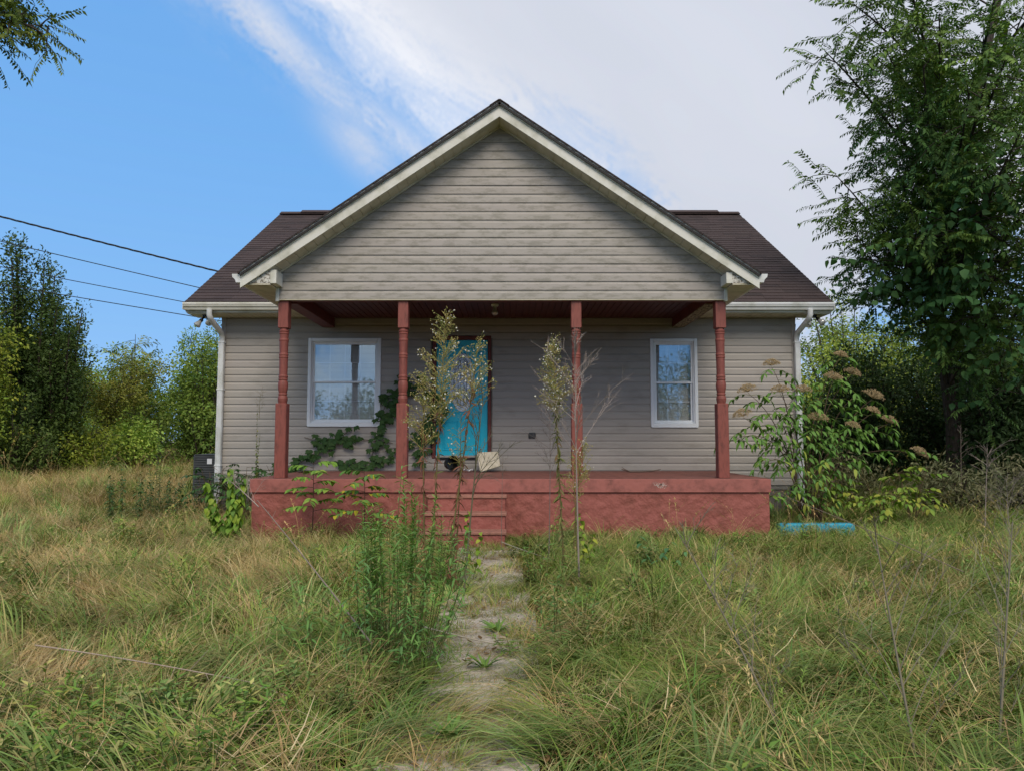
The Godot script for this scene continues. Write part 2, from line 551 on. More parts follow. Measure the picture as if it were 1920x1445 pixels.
func roof_panel(called: String, house: Node, o: Vector3, along: Vector3, upslope: Vector3, outline: PackedVector2Array, singles: int) -> void:
	# o: a corner at the eave, outline in (along, upslope) metres; deck plus lapped three-tab shingles
	var nn := along.cross(upslope).normalized()
	if nn.y < 0:
		nn = -nn
	var t := Transform3D(Basis(along, upslope, nn if along.cross(upslope).dot(nn) > 0 else -nn), o)
	var flip := along.cross(upslope).dot(nn) < 0
	var deck := Shape.new()
	if flip:
		deck.extrude(outline, Transform3D(t.basis, o - nn * 0.025), -0.03)
	else:
		deck.extrude(outline, Transform3D(t.basis, o - nn * 0.025), 0.03)
	var roof := build(called, deck, M.dark, house)
	var lo := Vector2(1e9, 1e9)
	var hi := -lo
	for p in outline:
		lo = lo.min(p)
		hi = hi.max(p)
	var rest := Shape.new()
	var row := 0
	var y := lo.y - 0.012
	var left := singles
	while y < hi.y - 0.02:
		var y2 := minf(y + 0.152, hi.y)
		var ym := clampf(y + 0.02, lo.y + 0.001, hi.y)
		var span := [1e9, -1e9]
		for i in outline.size():
			var a := outline[i]
			var b := outline[(i + 1) % outline.size()]
			if (a.y - ym) * (b.y - ym) <= 0.0 and absf(a.y - b.y) > 1e-6:
				var xx := lerpf(a.x, b.x, (ym - a.y) / (b.y - a.y))
				span[0] = minf(span[0], xx)
				span[1] = maxf(span[1], xx)
		var x: float = span[0] - (0.155 if row % 2 else 0.0) - (row * 0.037 - floorf(row * 0.037 / 0.1) * 0.1)
		while x < span[1]:
			var xa := maxf(x, span[0])
			var xb := minf(x + 0.308, span[1])
			if xb - xa > 0.02:
				var tab := Shape.new()
				var k := rr(0.62, 1.16) * (0.94 + 0.12 * (row % 2))
				tab.tint = Color(k, k * rr(0.96, 1.0), k * rr(0.95, 1.02))
				var lift := rr(0.0, 0.003)
				var j := rr(-0.004, 0.004)
				var p := [Vector3(xa, y + j, 0.009 + lift), Vector3(xb, y + j, 0.009 + lift), Vector3(xb, y2 + 0.02, 0.001), Vector3(xa, y2 + 0.02, 0.001), Vector3(xa, y + j, -0.012), Vector3(xb, y + j, -0.012)]
				for i in 6:
					p[i] = t.origin + along * p[i].x + upslope * p[i].y + nn * p[i].z
				tab.poly([p[0], p[1], p[2], p[3]], nn)
				tab.poly([p[4], p[5], p[1], p[0]], -upslope)
				tab.poly([p[4], p[0], p[3]], -along)
				tab.poly([p[5], p[2], p[1]], along)
				if left > 0:
					build("shingle", tab, M.shingle, roof)
					left -= 1
				else:
					rest.append(tab, Transform3D())
			x += 0.31
		y += 0.14
		row += 1
	if rest.v.size():
		var r2 := build("shingles_above", rest, M.shingle, roof)
		r2.set_meta("kind", "stuff")

func rake_y(x: float) -> float:      # top of the porch roof over x
	return 6.085 - SLOPE * absf(x - RX)

func sloped(x0: float, x1: float, top: float, bottom: float) -> PackedVector2Array:
	# a band that follows the rake between two heights below its top
	return PackedVector2Array([Vector2(x0, rake_y(x0) - bottom), Vector2(x1, rake_y(x1) - bottom), Vector2(x1, rake_y(x1) - top), Vector2(x0, rake_y(x0) - top)])

func make_house() -> void:
	var H := thing("house", "small beige vinyl sided house with red porch, teal door and dark brown shingle roof", "house")
	# shell: walls with thickness, so that light enters by the windows only
	var holes := [[-3.53, -2.31, 1.61, 3.10], [2.43, 3.21, 1.595, 3.09], [-1.40, -0.36, 1.03, 3.15]]
	var s := Shape.new()
	var xs := [WL, -3.53, -2.31, -1.40, -0.36, 2.43, 3.21, WR]
	for i in 7:
		var hole: Array = []
		for o in holes:
			if absf(o[0] - xs[i]) < 0.001:
				hole = o
		if hole.is_empty():
			s.box(Vector3(xs[i], 0.5, WZ - 0.16), Vector3(xs[i + 1], 3.6, WZ))
		else:
			s.box(Vector3(xs[i], 0.5, WZ - 0.16), Vector3(xs[i + 1], hole[2], WZ))
			s.box(Vector3(xs[i], hole[3], WZ - 0.16), Vector3(xs[i + 1], 3.6, WZ))
	var front := build("wall", s, M.room, H)
	wall_siding(front, WL + 0.05, WR - 0.05, 0.574, 3.49, [[-3.555, -2.285, 1.59, 3.118], [2.41, 3.232, 1.575, 3.11], [-1.42, -0.34, 1.04, 3.14]])
	for x in [WL, WR - 0.075]:
		var cp := Shape.new()
		cp.box(Vector3(x, 0.55, WZ - 0.05), Vector3(x + 0.075, 3.49, WZ + 0.024), 0.005)
		build("corner_trim", cp, M.siding_wall, front)
	# side and back walls with gable ends
	for x in [WL, WR]:
		var sw := Shape.new()
		var out := PackedVector2Array([Vector2(12.5, 0.5), Vector2(21.1, 0.5), Vector2(21.1, 3.6), Vector2(16.8, 6.32), Vector2(12.5, 3.6)])
		var t := Transform3D(Basis(Vector3(0, 0, -1), Vector3.UP, Vector3(1, 0, 0)), Vector3(x if x < 0 else x, 0, 0))
		sw.extrude(out, t, -0.16 if x < 0 else 0.16)
		var side := build("wall", sw, M.siding_wall, H)
		var y := 0.574
		var lap := Shape.new()
		while y < 6.2:
			var reach := 4.3 if y < 3.55 else 4.3 - (y - 3.55) / 0.633
			if reach > 0.1:
				lap.xbox(Transform3D(Basis(Vector3.BACK, 0.1 if x < 0 else -0.1), Vector3(x + (-0.008 if x < 0 else 0.008), y + 0.06, -16.8)), Vector3(0.006, 0.125, reach * 2.0))
			y += COURSE
		var lp := build("siding_courses", lap, M.siding_wall, side)
		lp.set_meta("kind", "stuff")
	s = Shape.new()
	s.box(Vector3(WL + 0.16, 0.5, -21.1), Vector3(WR - 0.16, 3.6, -20.94))
	build("wall", s, M.siding_wall, H)
	s = Shape.new()
	s.box(Vector3(WL + 0.16, 0.7, -20.94), Vector3(WR - 0.16, 0.85, WZ - 0.16))
	s.box(Vector3(WL + 0.16, 3.45, -20.94), Vector3(WR - 0.16, 3.52, WZ - 0.16))
	s.box(Vector3(WL + 0.16, 0.85, -16.1), Vector3(WR - 0.16, 3.45, -16.0))
	build("interior", s, M.room, H)
	s = Shape.new()
	s.box(Vector3(WL + 0.02, -0.3, -21.05), Vector3(WR - 0.02, 0.5, WZ - 0.02))
	build("foundation", s, M.block, H)

	# main roof
	var up := Vector3(0, 3.04, -4.8).normalized()
	var slope_len := Vector3(0, 3.04, -4.8).length()
	var e0 := Vector3(-5.52, 3.665, -12.0)
	var wid := 10.93
	# the porch roof covers the middle: build left and right pieces, cut along the valleys
	var vl := 0.0
	var hy := (6.085 - 3.665) / 3.04 * slope_len
	roof_panel("roof", H, e0, Vector3.RIGHT, up, PackedVector2Array([Vector2(0, 0), Vector2(1.80, 0), Vector2(1.80 + 3.545, hy), Vector2(1.80 + 3.545, slope_len), Vector2(0, slope_len)]), 170)
	roof_panel("roof", H, e0, Vector3.RIGHT, up, PackedVector2Array([Vector2(wid - 2.03, 0), Vector2(wid, 0), Vector2(wid, slope_len), Vector2(1.80 + 3.545, slope_len), Vector2(1.80 + 3.545, hy)]), 130)
	roof_panel("roof", H, Vector3(-5.52, 3.665, -21.6), Vector3.RIGHT, Vector3(0, 3.04, 4.8).normalized(), PackedVector2Array([Vector2(0, 0), Vector2(wid, 0), Vector2(wid, slope_len), Vector2(0, slope_len)]), 0)
	# ridge vent and caps
	s = Shape.new()
	for k in 2:
		var sl := Basis(Vector3.RIGHT, -0.56 if k else 0.56)
		s.xbox(Transform3D(sl, Vector3(-0.05, 6.74, -16.8 + (0.075 if k == 0 else -0.075))), Vector3(9.9, 0.03, 0.17), 0.006)
		s.xbox(Transform3D(sl, Vector3(-0.05, 6.71, -16.8 + (0.07 if k == 0 else -0.07))), Vector3(10.9, 0.02, 0.16), 0.005)
	build("ridge_vent", s, M.shingle, H)
	# rake boards of the main roof
	for x in [-5.52, 5.41 - 0.03]:
		s = Shape.new()
		for k in 2:
			var zz := -12.0 if k == 0 else -21.6
			var a := Vector3(x + 0.015, 3.665 - 0.105, zz)
			var b := Vector3(x + 0.015, 6.705 - 0.105, -16.8)
			s.xbox(Transform3D(Basis.looking_at(b - a), (a + b) * 0.5), Vector3(0.03, 0.14, a.distance_to(b)), 0.003)
		build("rake_board", s, M.cream, H)
		# sloping soffit beneath the rake overhang
		s = Shape.new()
		var xa: float = WL if x < 0 else WR
		var xb: float = x + 0.03 if x < 0 else x
		for k in 2:
			var zz := -12.02 if k == 0 else -21.58
			s.poly([Vector3(xa, 3.50, zz), Vector3(xb, 3.50, zz), Vector3(xb, 6.52, -16.8), Vector3(xa, 6.52, -16.8)], Vector3.DOWN)
		build("soffit", s, M.soffit, H)
	# fascia, gutter, soffit on the front eave, each side of the porch roof
	for q in [[-5.52, -3.34, -3.72], [3.05, 5.41, 3.39]]:
		s = Shape.new()
		s.box(Vector3(q[0] + 0.01, 3.485, -12.06), Vector3(q[1] - 0.01, 3.64, -12.03), 0.003)
		build("fascia", s, M.cream, H)
		s = Shape.new()
		var outline := PackedVector2Array([Vector2(0, 0), Vector2(0.065, 0.0), Vector2(0.078, 0.035), Vector2(0.10, 0.055), Vector2(0.108, 0.085), Vector2(0.115, 0.088), Vector2(0.115, 0.118), Vector2(0.096, 0.118), Vector2(0.096, 0.10), Vector2(0.066, 0.012), Vector2(0.006, 0.012), Vector2(0.006, 0.10), Vector2(0, 0.10)])
		s.extrude(outline, Transform3D(Basis(Vector3(0, 0, 1), Vector3.UP, Vector3(-1, 0, 0)), Vector3(q[0], 3.522, -12.028)), q[1] - q[0])
		for x in [q[0], q[1]]:
			s.box(Vector3(x - 0.004, 3.522, -12.028), Vector3(x + 0.004, 3.638, -11.922))
		build("gutter", s, M.cream if q[0] < 0 else M.white, H)
		var so := Shape.new()
		so.box(Vector3(q[0] + 0.02, 3.486, -12.5), Vector3(q[1] + (0.3 if q[0] < 0 else 0.0), 3.492, -12.06))
		var sof := build("soffit", so, M.soffit, H)
		var x := float(q[0]) + 0.02
		while x < q[1] - 0.02:
			var pl := Shape.new()
			pl.box(Vector3(x + 0.004, 3.474, -12.49), Vector3(minf(x + 0.098, q[1] - 0.01), 3.4855, -12.062), 0.003)
			build("soffit_panel", pl, M.soffit, sof)
			x += 0.102
	# bird boxes: the outer eave corners of the main roof
	for q in [[-5.50, WL], [WR, 5.39]]:
		s = Shape.new()
		s.box(Vector3(q[0], 3.47, -12.49), Vector3(q[1], 3.485, -12.06))
		build("eave_return", s, M.cream, H)
	# downspouts
	for sx: float in [-1.0, 1.0]:
		s = Shape.new()
		var wx := WL + 0.035 if sx < 0 else WR - 0.005
		var off := -0.045 if sx < 0 else 0.06
		var pts := [Vector3(wx + off, 3.53, -11.975), Vector3(wx + off, 3.44, -11.975), Vector3(wx + off * 0.8, 3.37, -12.02), Vector3(wx, 3.20, -12.36), Vector3(wx - off * 0.1, 3.12, -12.42), Vector3(wx - off * 0.1, 3.03, -12.425)]
		var rad := []
		for p in pts:
			rad.append(0.046)
		s.tube(pts, rad, 12)
		var pts2 := [pts[5] + Vector3(0, 0.04, 0), Vector3(wx - off * 0.1 - 0.008 * sx, 1.7, -12.425), Vector3(wx, 0.32, -12.425), Vector3(wx, 0.22, -12.40), Vector3(wx, 0.15, -12.28)]
		s.tube(pts2, [0.04, 0.041, 0.041, 0.042, 0.042], 10)
		var sq := Shape.new()
		for i in 4:
			sq.tint = Color.WHITE
		for yy in [0.9, 2.2, 3.02]:
			s.box(Vector3(wx - 0.055, yy, -12.475), Vector3(wx + 0.055, yy + 0.03, -12.378), 0.004)
		for k in 5:
			s.box(Vector3(wx - 0.044 + k * 0.0185, 0.3, -12.392), Vector3(wx - 0.034 + k * 0.0185, 3.05, -12.381), 0.003)
		s.box(Vector3(wx - 0.046, 0.3, -12.46), Vector3(wx + 0.046, 3.05, -12.388), 0.006)
		build("downspout", s, M.white, H)

	porch_roof(H)
	porch(H)
	window(H, -3.555, -2.285, 1.59, 3.114, 4)
	window(H, 2.41, 3.232, 1.575, 3.106, 3)
	door(H)
	# outlet box on the wall
	s = Shape.new()
	s.box(Vector3(0.285, 1.375, WZ), Vector3(0.41, 1.475, WZ + 0.05), 0.012)
	s.box(Vector3(0.30, 1.39, WZ + 0.05), Vector3(0.395, 1.46, WZ + 0.062), 0.006)
	build("outlet_cover", s, M.ac, H)

func porch_roof(H: Node) -> void:
	var s: Shape
	var L := -3.735
	var Rr := 3.40
	# two slopes, eave to ridge, running back to the valleys
	for sd: float in [-1.0, 1.0]:
		var ex := L - 0.02 if sd < 0 else Rr + 0.02
		var ey := rake_y(ex) - 0.016
		var along := Vector3(0, 0, -1)
		var top := Vector3(RX, 6.069, -9.71)
		var eave := Vector3(ex, ey, -9.71)
		var upd := (top - eave).normalized()
		var ln := (top - eave).length()
		var back_e := 12.0 + (ey - 3.665) / 0.6333 - 9.71
		var back_r := 12.0 + (6.085 - 3.665) / 0.6333 - 9.71
		roof_panel("porch_roof", H, eave, along, upd, PackedVector2Array([Vector2(0, 0), Vector2(back_e + 0.03, 0), Vector2(back_r, ln), Vector2(0, ln)]), 0)
	# ridge caps
	s = Shape.new()
	for k in 20:
		for sd: float in [-1.0, 1.0]:
			s.xbox(Transform3D(Basis(Vector3.BACK, -0.598 * sd), Vector3(RX + 0.07 * sd, 6.034 + k % 2 * 0.003, -9.86 - k * 0.3)), Vector3(0.16, 0.014, 0.32), 0.003)
	build("ridge_cap", s, M.shingle, H)
	# rake fascia: a broad board with a narrow one proud of it along the top
	for sd: float in [-1.0, 1.0]:
		var x0 := L if sd < 0 else RX
		var x1 := RX if sd < 0 else Rr
		s = Shape.new()
		s.extrude(sloped(x0, x1, 0.0, 0.085), Transform3D(Basis(), Vector3(0, 0, -9.73)), 0.05)
		s.extrude(sloped(x0, x1, 0.085, 0.235), Transform3D(Basis(), Vector3(0, 0, -9.75)), 0.028)
		s.extrude(sloped(x0, x1, 0.086, 0.10), Transform3D(Basis(), Vector3(0, 0, -9.742)), 0.008)
		build("rake_fascia", s, M.cream, H)
		# drip edge
		s = Shape.new()
		s.extrude(sloped(x0, x1, -0.006, 0.012), Transform3D(Basis(), Vector3(0, 0, -9.722)), 0.03)
		build("drip_edge", s, M.dark, H)
		# rake soffit of short vented panels
		s = Shape.new()
		s.extrude(sloped(x0 + (0.34 if sd < 0 else 0.0), x1 - (0.0 if sd < 0 else 0.34), 0.215, 0.222), Transform3D(Basis(), Vector3(0, 0, -9.778)), 0.33)
		var sof := build("rake_soffit", s, M.soffit, H)
		var x: float = x0 + 0.345 if sd < 0 else x0 + 0.004
		var stop: float = x1 - 0.004 if sd < 0 else x1 - 0.345
		while x < stop - 0.02:
			var xe := minf(x + 0.118, stop)
			var p := Shape.new()
			p.extrude(sloped(x, xe, 0.222, 0.234), Transform3D(Basis(), Vector3(0, 0, -9.779)), 0.31)
			build("soffit_panel", p, M.soffit, sof)
			x += 0.128
		# trim where soffit meets siding
		s = Shape.new()
		s.extrude(sloped(x0 + 0.4, x1, 0.224, 0.256) if sd < 0 else sloped(x0, x1 - 0.4, 0.224, 0.256), Transform3D(Basis(), Vector3(0, 0, -10.062)), 0.02)
		build("gable_trim", s, M.soffit, H)
	# gable wall with its siding
	var gl := -3.33
	var gr := 3.035
	s = Shape.new()
	s.extrude(PackedVector2Array([Vector2(gl, 3.345), Vector2(gr, 3.345), Vector2(gr, rake_y(gr) - 0.03), Vector2(RX, 6.04), Vector2(gl, rake_y(gl) - 0.03)]), Transform3D(Basis(), Vector3(0, 0, -10.1)), 0.15)
	var gw := build("gable_wall", s, M.room, H)
	var y := 3.335
	while y < 5.83:
		var h := minf(COURSE, 5.845 - y)
		var lim0 := (5.845 - y) / SLOPE
		var lim1 := maxf((5.845 - y - COURSE) / SLOPE, 0.0)
		course(maxf(gl, RX - lim0), minf(gr, RX + lim0), maxf(gl, RX - lim1), minf(gr, RX + lim1), y, h, -10.1, gw, M.siding, rr(0.5, 3.6))
		y += COURSE
	# starter strip and corner posts
	s = Shape.new()
	s.box(Vector3(gl - 0.01, 3.318, -10.13), Vector3(gr + 0.01, 3.334, -10.085), 0.003)
	build("starter_strip", s, M.soffit, gw)
	for sd: float in [-1.0, 1.0]:
		var x := gl if sd < 0 else gr
		s = Shape.new()
		s.box(Vector3(x - 0.022, 3.30, -10.17), Vector3(x + 0.022, 3.72, -10.076), 0.004)
		build("corner_trim", s, M.cream, gw)
		# eave return at the foot of the rake
		var xo := L + 0.02 if sd < 0 else Rr - 0.02
		s = Shape.new()
		var xi := gl - 0.01 if sd < 0 else gr + 0.01
		var out := PackedVector2Array([Vector2(xo, 3.50), Vector2(xi, 3.50), Vector2(xi, rake_y(xi) - 0.237), Vector2(xo, rake_y(xo) - 0.16)])
		if sd > 0:
			out.reverse()
		s.extrude(out, Transform3D(Basis(), Vector3(0, 0, -9.80)), 0.02)
		build("eave_return", s, M.peel, H)
		s = Shape.new()
		s.box(Vector3(minf(xi, xi + 0.085 * -sd), 3.497, -10.075), Vector3(maxf(xi, xi + 0.085 * -sd), rake_y(xi) - 0.24 - (0.0), -9.797), 0.004)
		build("eave_return", s, M.cream, H)
		# eave soffit, running back to the wall
		s = Shape.new()
		s.box(Vector3(minf(xo, xi), 3.475, -12.05), Vector3(maxf(xo, xi), 3.495, -9.80), 0.003)
		build("soffit", s, M.soffit, H)
		s = Shape.new()
		s.box(Vector3(xo - 0.015, 3.47, -12.03), Vector3(xo + 0.015, rake_y(xo) - 0.04, -9.785), 0.003)
		build("fascia", s, M.cream, H)
		# gutter along the porch eave, seen end on
		s = Shape.new()
		var gx := xo + 0.015 * sd
		var o2 := PackedVector2Array([Vector2(0, 0), Vector2(0.065, 0.0), Vector2(0.078, 0.04), Vector2(0.115, 0.075), Vector2(0.122, 0.118), Vector2(0.104, 0.118), Vector2(0.066, 0.012), Vector2(0.006, 0.012), Vector2(0.006, 0.10), Vector2(0, 0.10)])
		s.extrude(o2, Transform3D(Basis(Vector3(sd, 0, 0), Vector3.UP, Vector3(0, 0, sd)), Vector3(gx, 3.50, -9.76 if sd > 0 else -12.0)), 2.2 if sd > 0 else 2.24)
		var cap := PackedVector2Array([Vector2(0, 0), Vector2(0.065, 0.0), Vector2(0.078, 0.04), Vector2(0.115, 0.075), Vector2(0.122, 0.118), Vector2(0, 0.118)])
		s.extrude(cap, Transform3D(Basis(Vector3(sd, 0, 0), Vector3.UP, Vector3(0, 0, sd)), Vector3(gx, 3.50, -9.753)), 0.006 * sd)
		build("gutter", s, M.white, H)

func porch(H: Node) -> void:
	var s := Shape.new()
	# front beam behind the siding, and two side beams back to the wall
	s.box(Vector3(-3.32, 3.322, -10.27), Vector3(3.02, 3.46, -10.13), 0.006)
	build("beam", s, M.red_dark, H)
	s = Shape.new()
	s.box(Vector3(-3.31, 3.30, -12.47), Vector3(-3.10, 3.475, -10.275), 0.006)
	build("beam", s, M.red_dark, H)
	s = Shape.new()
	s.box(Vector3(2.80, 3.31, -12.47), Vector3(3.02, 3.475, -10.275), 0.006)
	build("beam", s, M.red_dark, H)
	s = Shape.new()
	s.box(Vector3(2.795, 3.298, -12.44), Vector3(2.985, 3.3095, -10.29), 0.003)
	var peel := build("beam_underside", s, M.rotwood, H)
	peel.set_meta("label", "bare weathered wood where the red paint has peeled")
	# ceiling boards
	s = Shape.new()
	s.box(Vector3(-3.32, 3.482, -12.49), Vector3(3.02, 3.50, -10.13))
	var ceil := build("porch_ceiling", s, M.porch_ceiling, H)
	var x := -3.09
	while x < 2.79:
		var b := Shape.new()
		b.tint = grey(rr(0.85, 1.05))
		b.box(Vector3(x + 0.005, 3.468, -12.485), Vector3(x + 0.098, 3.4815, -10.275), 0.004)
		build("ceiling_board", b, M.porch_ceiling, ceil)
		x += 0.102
	# posts
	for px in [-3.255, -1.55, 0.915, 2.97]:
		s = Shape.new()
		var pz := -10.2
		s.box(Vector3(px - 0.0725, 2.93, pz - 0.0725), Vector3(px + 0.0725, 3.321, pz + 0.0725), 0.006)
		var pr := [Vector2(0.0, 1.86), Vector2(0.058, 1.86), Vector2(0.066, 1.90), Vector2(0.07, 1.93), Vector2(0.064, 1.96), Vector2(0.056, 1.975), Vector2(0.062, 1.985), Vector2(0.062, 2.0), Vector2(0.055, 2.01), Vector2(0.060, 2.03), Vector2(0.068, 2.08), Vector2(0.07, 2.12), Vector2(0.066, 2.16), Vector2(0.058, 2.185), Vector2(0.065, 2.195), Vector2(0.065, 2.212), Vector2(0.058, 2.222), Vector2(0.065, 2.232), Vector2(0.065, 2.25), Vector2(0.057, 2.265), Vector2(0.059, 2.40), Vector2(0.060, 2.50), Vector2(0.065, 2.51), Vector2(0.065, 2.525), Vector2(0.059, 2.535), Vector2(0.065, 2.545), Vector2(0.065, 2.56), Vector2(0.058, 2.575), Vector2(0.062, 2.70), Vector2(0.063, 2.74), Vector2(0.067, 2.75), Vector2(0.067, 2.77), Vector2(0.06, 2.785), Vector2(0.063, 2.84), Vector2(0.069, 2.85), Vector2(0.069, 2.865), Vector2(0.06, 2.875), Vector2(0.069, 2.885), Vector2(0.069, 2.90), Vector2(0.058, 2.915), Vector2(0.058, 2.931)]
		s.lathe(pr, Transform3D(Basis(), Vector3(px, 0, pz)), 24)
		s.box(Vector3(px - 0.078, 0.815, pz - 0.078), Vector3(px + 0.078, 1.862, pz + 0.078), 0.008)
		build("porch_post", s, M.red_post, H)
	# floor, fascia and foundation
	s = Shape.new()
	s.box(Vector3(-3.57, 0.70, -12.48), Vector3(3.53, 0.795, -9.99))
	var floor_ := build("porch_floor", s, M.red_floor, H)
	var z := -9.955
	while z > -12.47:
		var b := Shape.new()
		b.tint = grey(rr(0.92, 1.04))
		b.box(Vector3(-3.605, 0.7955, maxf(z - 0.137, -12.478)), Vector3(3.56, 0.817 + rr(-0.001, 0.001), z), 0.003)
		build("floor_board", b, M.red_floor, floor_)
		z -= 0.14
	for q in [[-3.60, 0.715], [0.717, 3.555]]:
		s = Shape.new()
		s.box(Vector3(q[0], 0.632, -9.985), Vector3(q[1], 0.812, -9.945), 0.005)
		build("porch_fascia", s, M.red, H)
	for xx in [-3.60, 3.52]:
		s = Shape.new()
		s.box(Vector3(xx, 0.632, -12.47), Vector3(xx + 0.035, 0.794, -9.986), 0.004)
		build("porch_fascia", s, M.red, H)
	s = Shape.new()
	s.box(Vector3(-3.575, -0.3, -12.46), Vector3(3.535, 0.69, -9.975))
	build("porch_foundation", s, M.stucco, H)
	# scuffed paint on the fascia
	s = Shape.new()
	for i in 60:
		var u := rr(-1, 1) * rr(0.2, 1.0)
		var w := rr(-1, 1) * rr(0.2, 1.0)
		s.tint = grey(rr(0.75, 1.0))
		s.xbox(Transform3D(Basis(Vector3.BACK, rr(-0.7, 0.9)), Vector3(2.03 + u * 0.13, 0.735 + w * 0.05 - u * 0.02, -9.9448)), Vector3(rr(0.006, 0.035), rr(0.002, 0.006), 0.001))
	var sc := build("paint_scuff", s, M.peel, H)
	sc.set_meta("label", "pale scuffed patch on the red porch fascia")
	# steps
	for k in 3:
		s = Shape.new()
		var yt := 0.61 - k * 0.205
		var zf := -9.70 + k * 0.28
		s.box(Vector3(-1.13, -0.1, -9.98), Vector3(-0.09, yt - 0.04, zf - 0.02), 0.006)
		var st := build("step", s, M.stucco, H)
		var tr := Shape.new()
		tr.box(Vector3(-1.15, yt - 0.04, -9.98 if k == 0 else zf - 0.31), Vector3(-0.07, yt, zf), 0.008)
		build("tread", tr, M.tread, st)

func door(H: Node) -> void:
	var x0 := -1.32
	var x1 := -0.425
	var y0 := 1.055
	var y1 := 3.085
	var cx := (x0 + x1) * 0.5
	var s := Shape.new()
	s.box(Vector3(x0, y0, WZ - 0.075), Vector3(x1, y1, WZ - 0.03), 0.004)
	var d := build("door", s, M.teal, H)
	var fr := Shape.new()
	fr.box(Vector3(x0 - 0.065, 1.03, WZ - 0.1), Vector3(x0 - 0.003, 3.155, WZ + 0.032), 0.008)
	fr.box(Vector3(x1 + 0.003, 1.03, WZ - 0.1), Vector3(x1 + 0.062, 3.155, WZ + 0.032), 0.008)
	fr.box(Vector3(x0 - 0.003, y1 + 0.003, WZ - 0.1), Vector3(x1 + 0.003, 3.155, WZ + 0.032), 0.008)
	build("door_frame", fr, M.red_dark, H)
	fr = Shape.new()
	fr.box(Vector3(x0 - 0.003, 1.015, WZ - 0.1), Vector3(x1 + 0.003, y0 - 0.004, WZ + 0.05), 0.006)
	build("threshold", fr, M.black, H)
	# raised mouldings
	var zf := WZ - 0.03
	for q in [[cx - 0.33, cx + 0.33, 1.80, 2.98], [cx - 0.33, cx - 0.05, 1.17, 1.68], [cx + 0.05, cx + 0.33, 1.17, 1.68]]:
		s = Shape.new()
		frame_of(s, q[0], q[1], q[2], q[3], 0.022, zf - 0.002, zf + 0.010, 0.006)
		frame_of(s, q[0] + 0.03, q[1] - 0.03, q[2] + 0.03, q[3] - 0.03, 0.012, zf - 0.002, zf + 0.006, 0.004)
		build("door_panel", s, M.teal, d)
	# oval light: ring, bevelled glass, came
	var oc := Vector3(cx + 0.005, 2.345, zf)
	var ring := []
	var inner := []
	for i in 49:
		var a := TAU * i / 48.0
		ring.append(oc + Vector3(cos(a) * 0.205, sin(a) * 0.49, 0.008))
	s = Shape.new()
	var rad := []
	for i in 49:
		rad.append(0.017)
	s.tube(ring, rad, 8, false)
	build("glass_surround", s, M.vinyl, d)
	s = Shape.new()
	for i in 48:
		var a := TAU * i / 48.0
		var b := TAU * (i + 1) / 48.0
		s.poly([oc + Vector3(0, 0, 0.006), oc + Vector3(cos(a) * 0.2, sin(a) * 0.485, 0.004), oc + Vector3(cos(b) * 0.2, sin(b) * 0.485, 0.004)], Vector3.BACK)
	build("door_glass", s, M.bevel_glass, d)
	s = Shape.new()
	for e in [[0.155, 0.43], [0.135, 0.40]]:
		var r2 := []
		var w2 := []
		for i in 41:
			var a := TAU * i / 40.0
			r2.append(oc + Vector3(cos(a) * e[0], sin(a) * e[1], 0.009))
			w2.append(0.0035)
		s.tube(r2, w2, 5, false)
	for xx in [-0.075, -0.03, 0.03, 0.075]:
		var hh := 0.40 * sqrt(1.0 - pow(xx / 0.135, 2.0))
		s.tube([oc + Vector3(xx, -hh, 0.009), oc + Vector3(xx, hh, 0.009)], [0.003, 0.003], 5)
	for k in 5:
		var yy := -0.26 + k * 0.13
		s.tube([oc + Vector3(-0.075, yy, 0.009), oc + Vector3(-0.03, yy + 0.05, 0.009)], [0.003, 0.003], 5)
		s.tube([oc + Vector3(0.03, yy + 0.05, 0.009), oc + Vector3(0.075, yy, 0.009)], [0.003, 0.003], 5)
		s.tube([oc + Vector3(-0.03, yy - 0.02, 0.009), oc + Vector3(0.03, yy - 0.02, 0.009)], [0.003, 0.003], 5)
	for a in [0.5, 2.6, 3.7, 5.8]:
		s.tube([oc + Vector3(cos(a) * 0.155, sin(a) * 0.43, 0.009), oc + Vector3(cos(a) * 0.2, sin(a) * 0.485, 0.009)], [0.003, 0.003], 5)
	build("lead_came", s, M.lead, d)
	# knob and deadbolt
	for yy in [1.98, 2.12]:
		s = Shape.new()
		var t := Transform3D(Basis(Vector3.RIGHT, PI / 2), Vector3(x0 + 0.075, yy, zf))
		if yy < 2.0:
			s.lathe([Vector2(0.032, 0), Vector2(0.032, 0.008), Vector2(0.012, 0.012), Vector2(0.012, 0.035), Vector2(0.026, 0.042), Vector2(0.028, 0.055), Vector2(0.018, 0.066), Vector2(0, 0.068)], t, 16)
		else:
			s.lathe([Vector2(0.03, 0), Vector2(0.03, 0.012), Vector2(0.02, 0.018), Vector2(0, 0.018)], t, 16)
		build("handle" if yy < 2.0 else "deadbolt", s, M.brass, d)

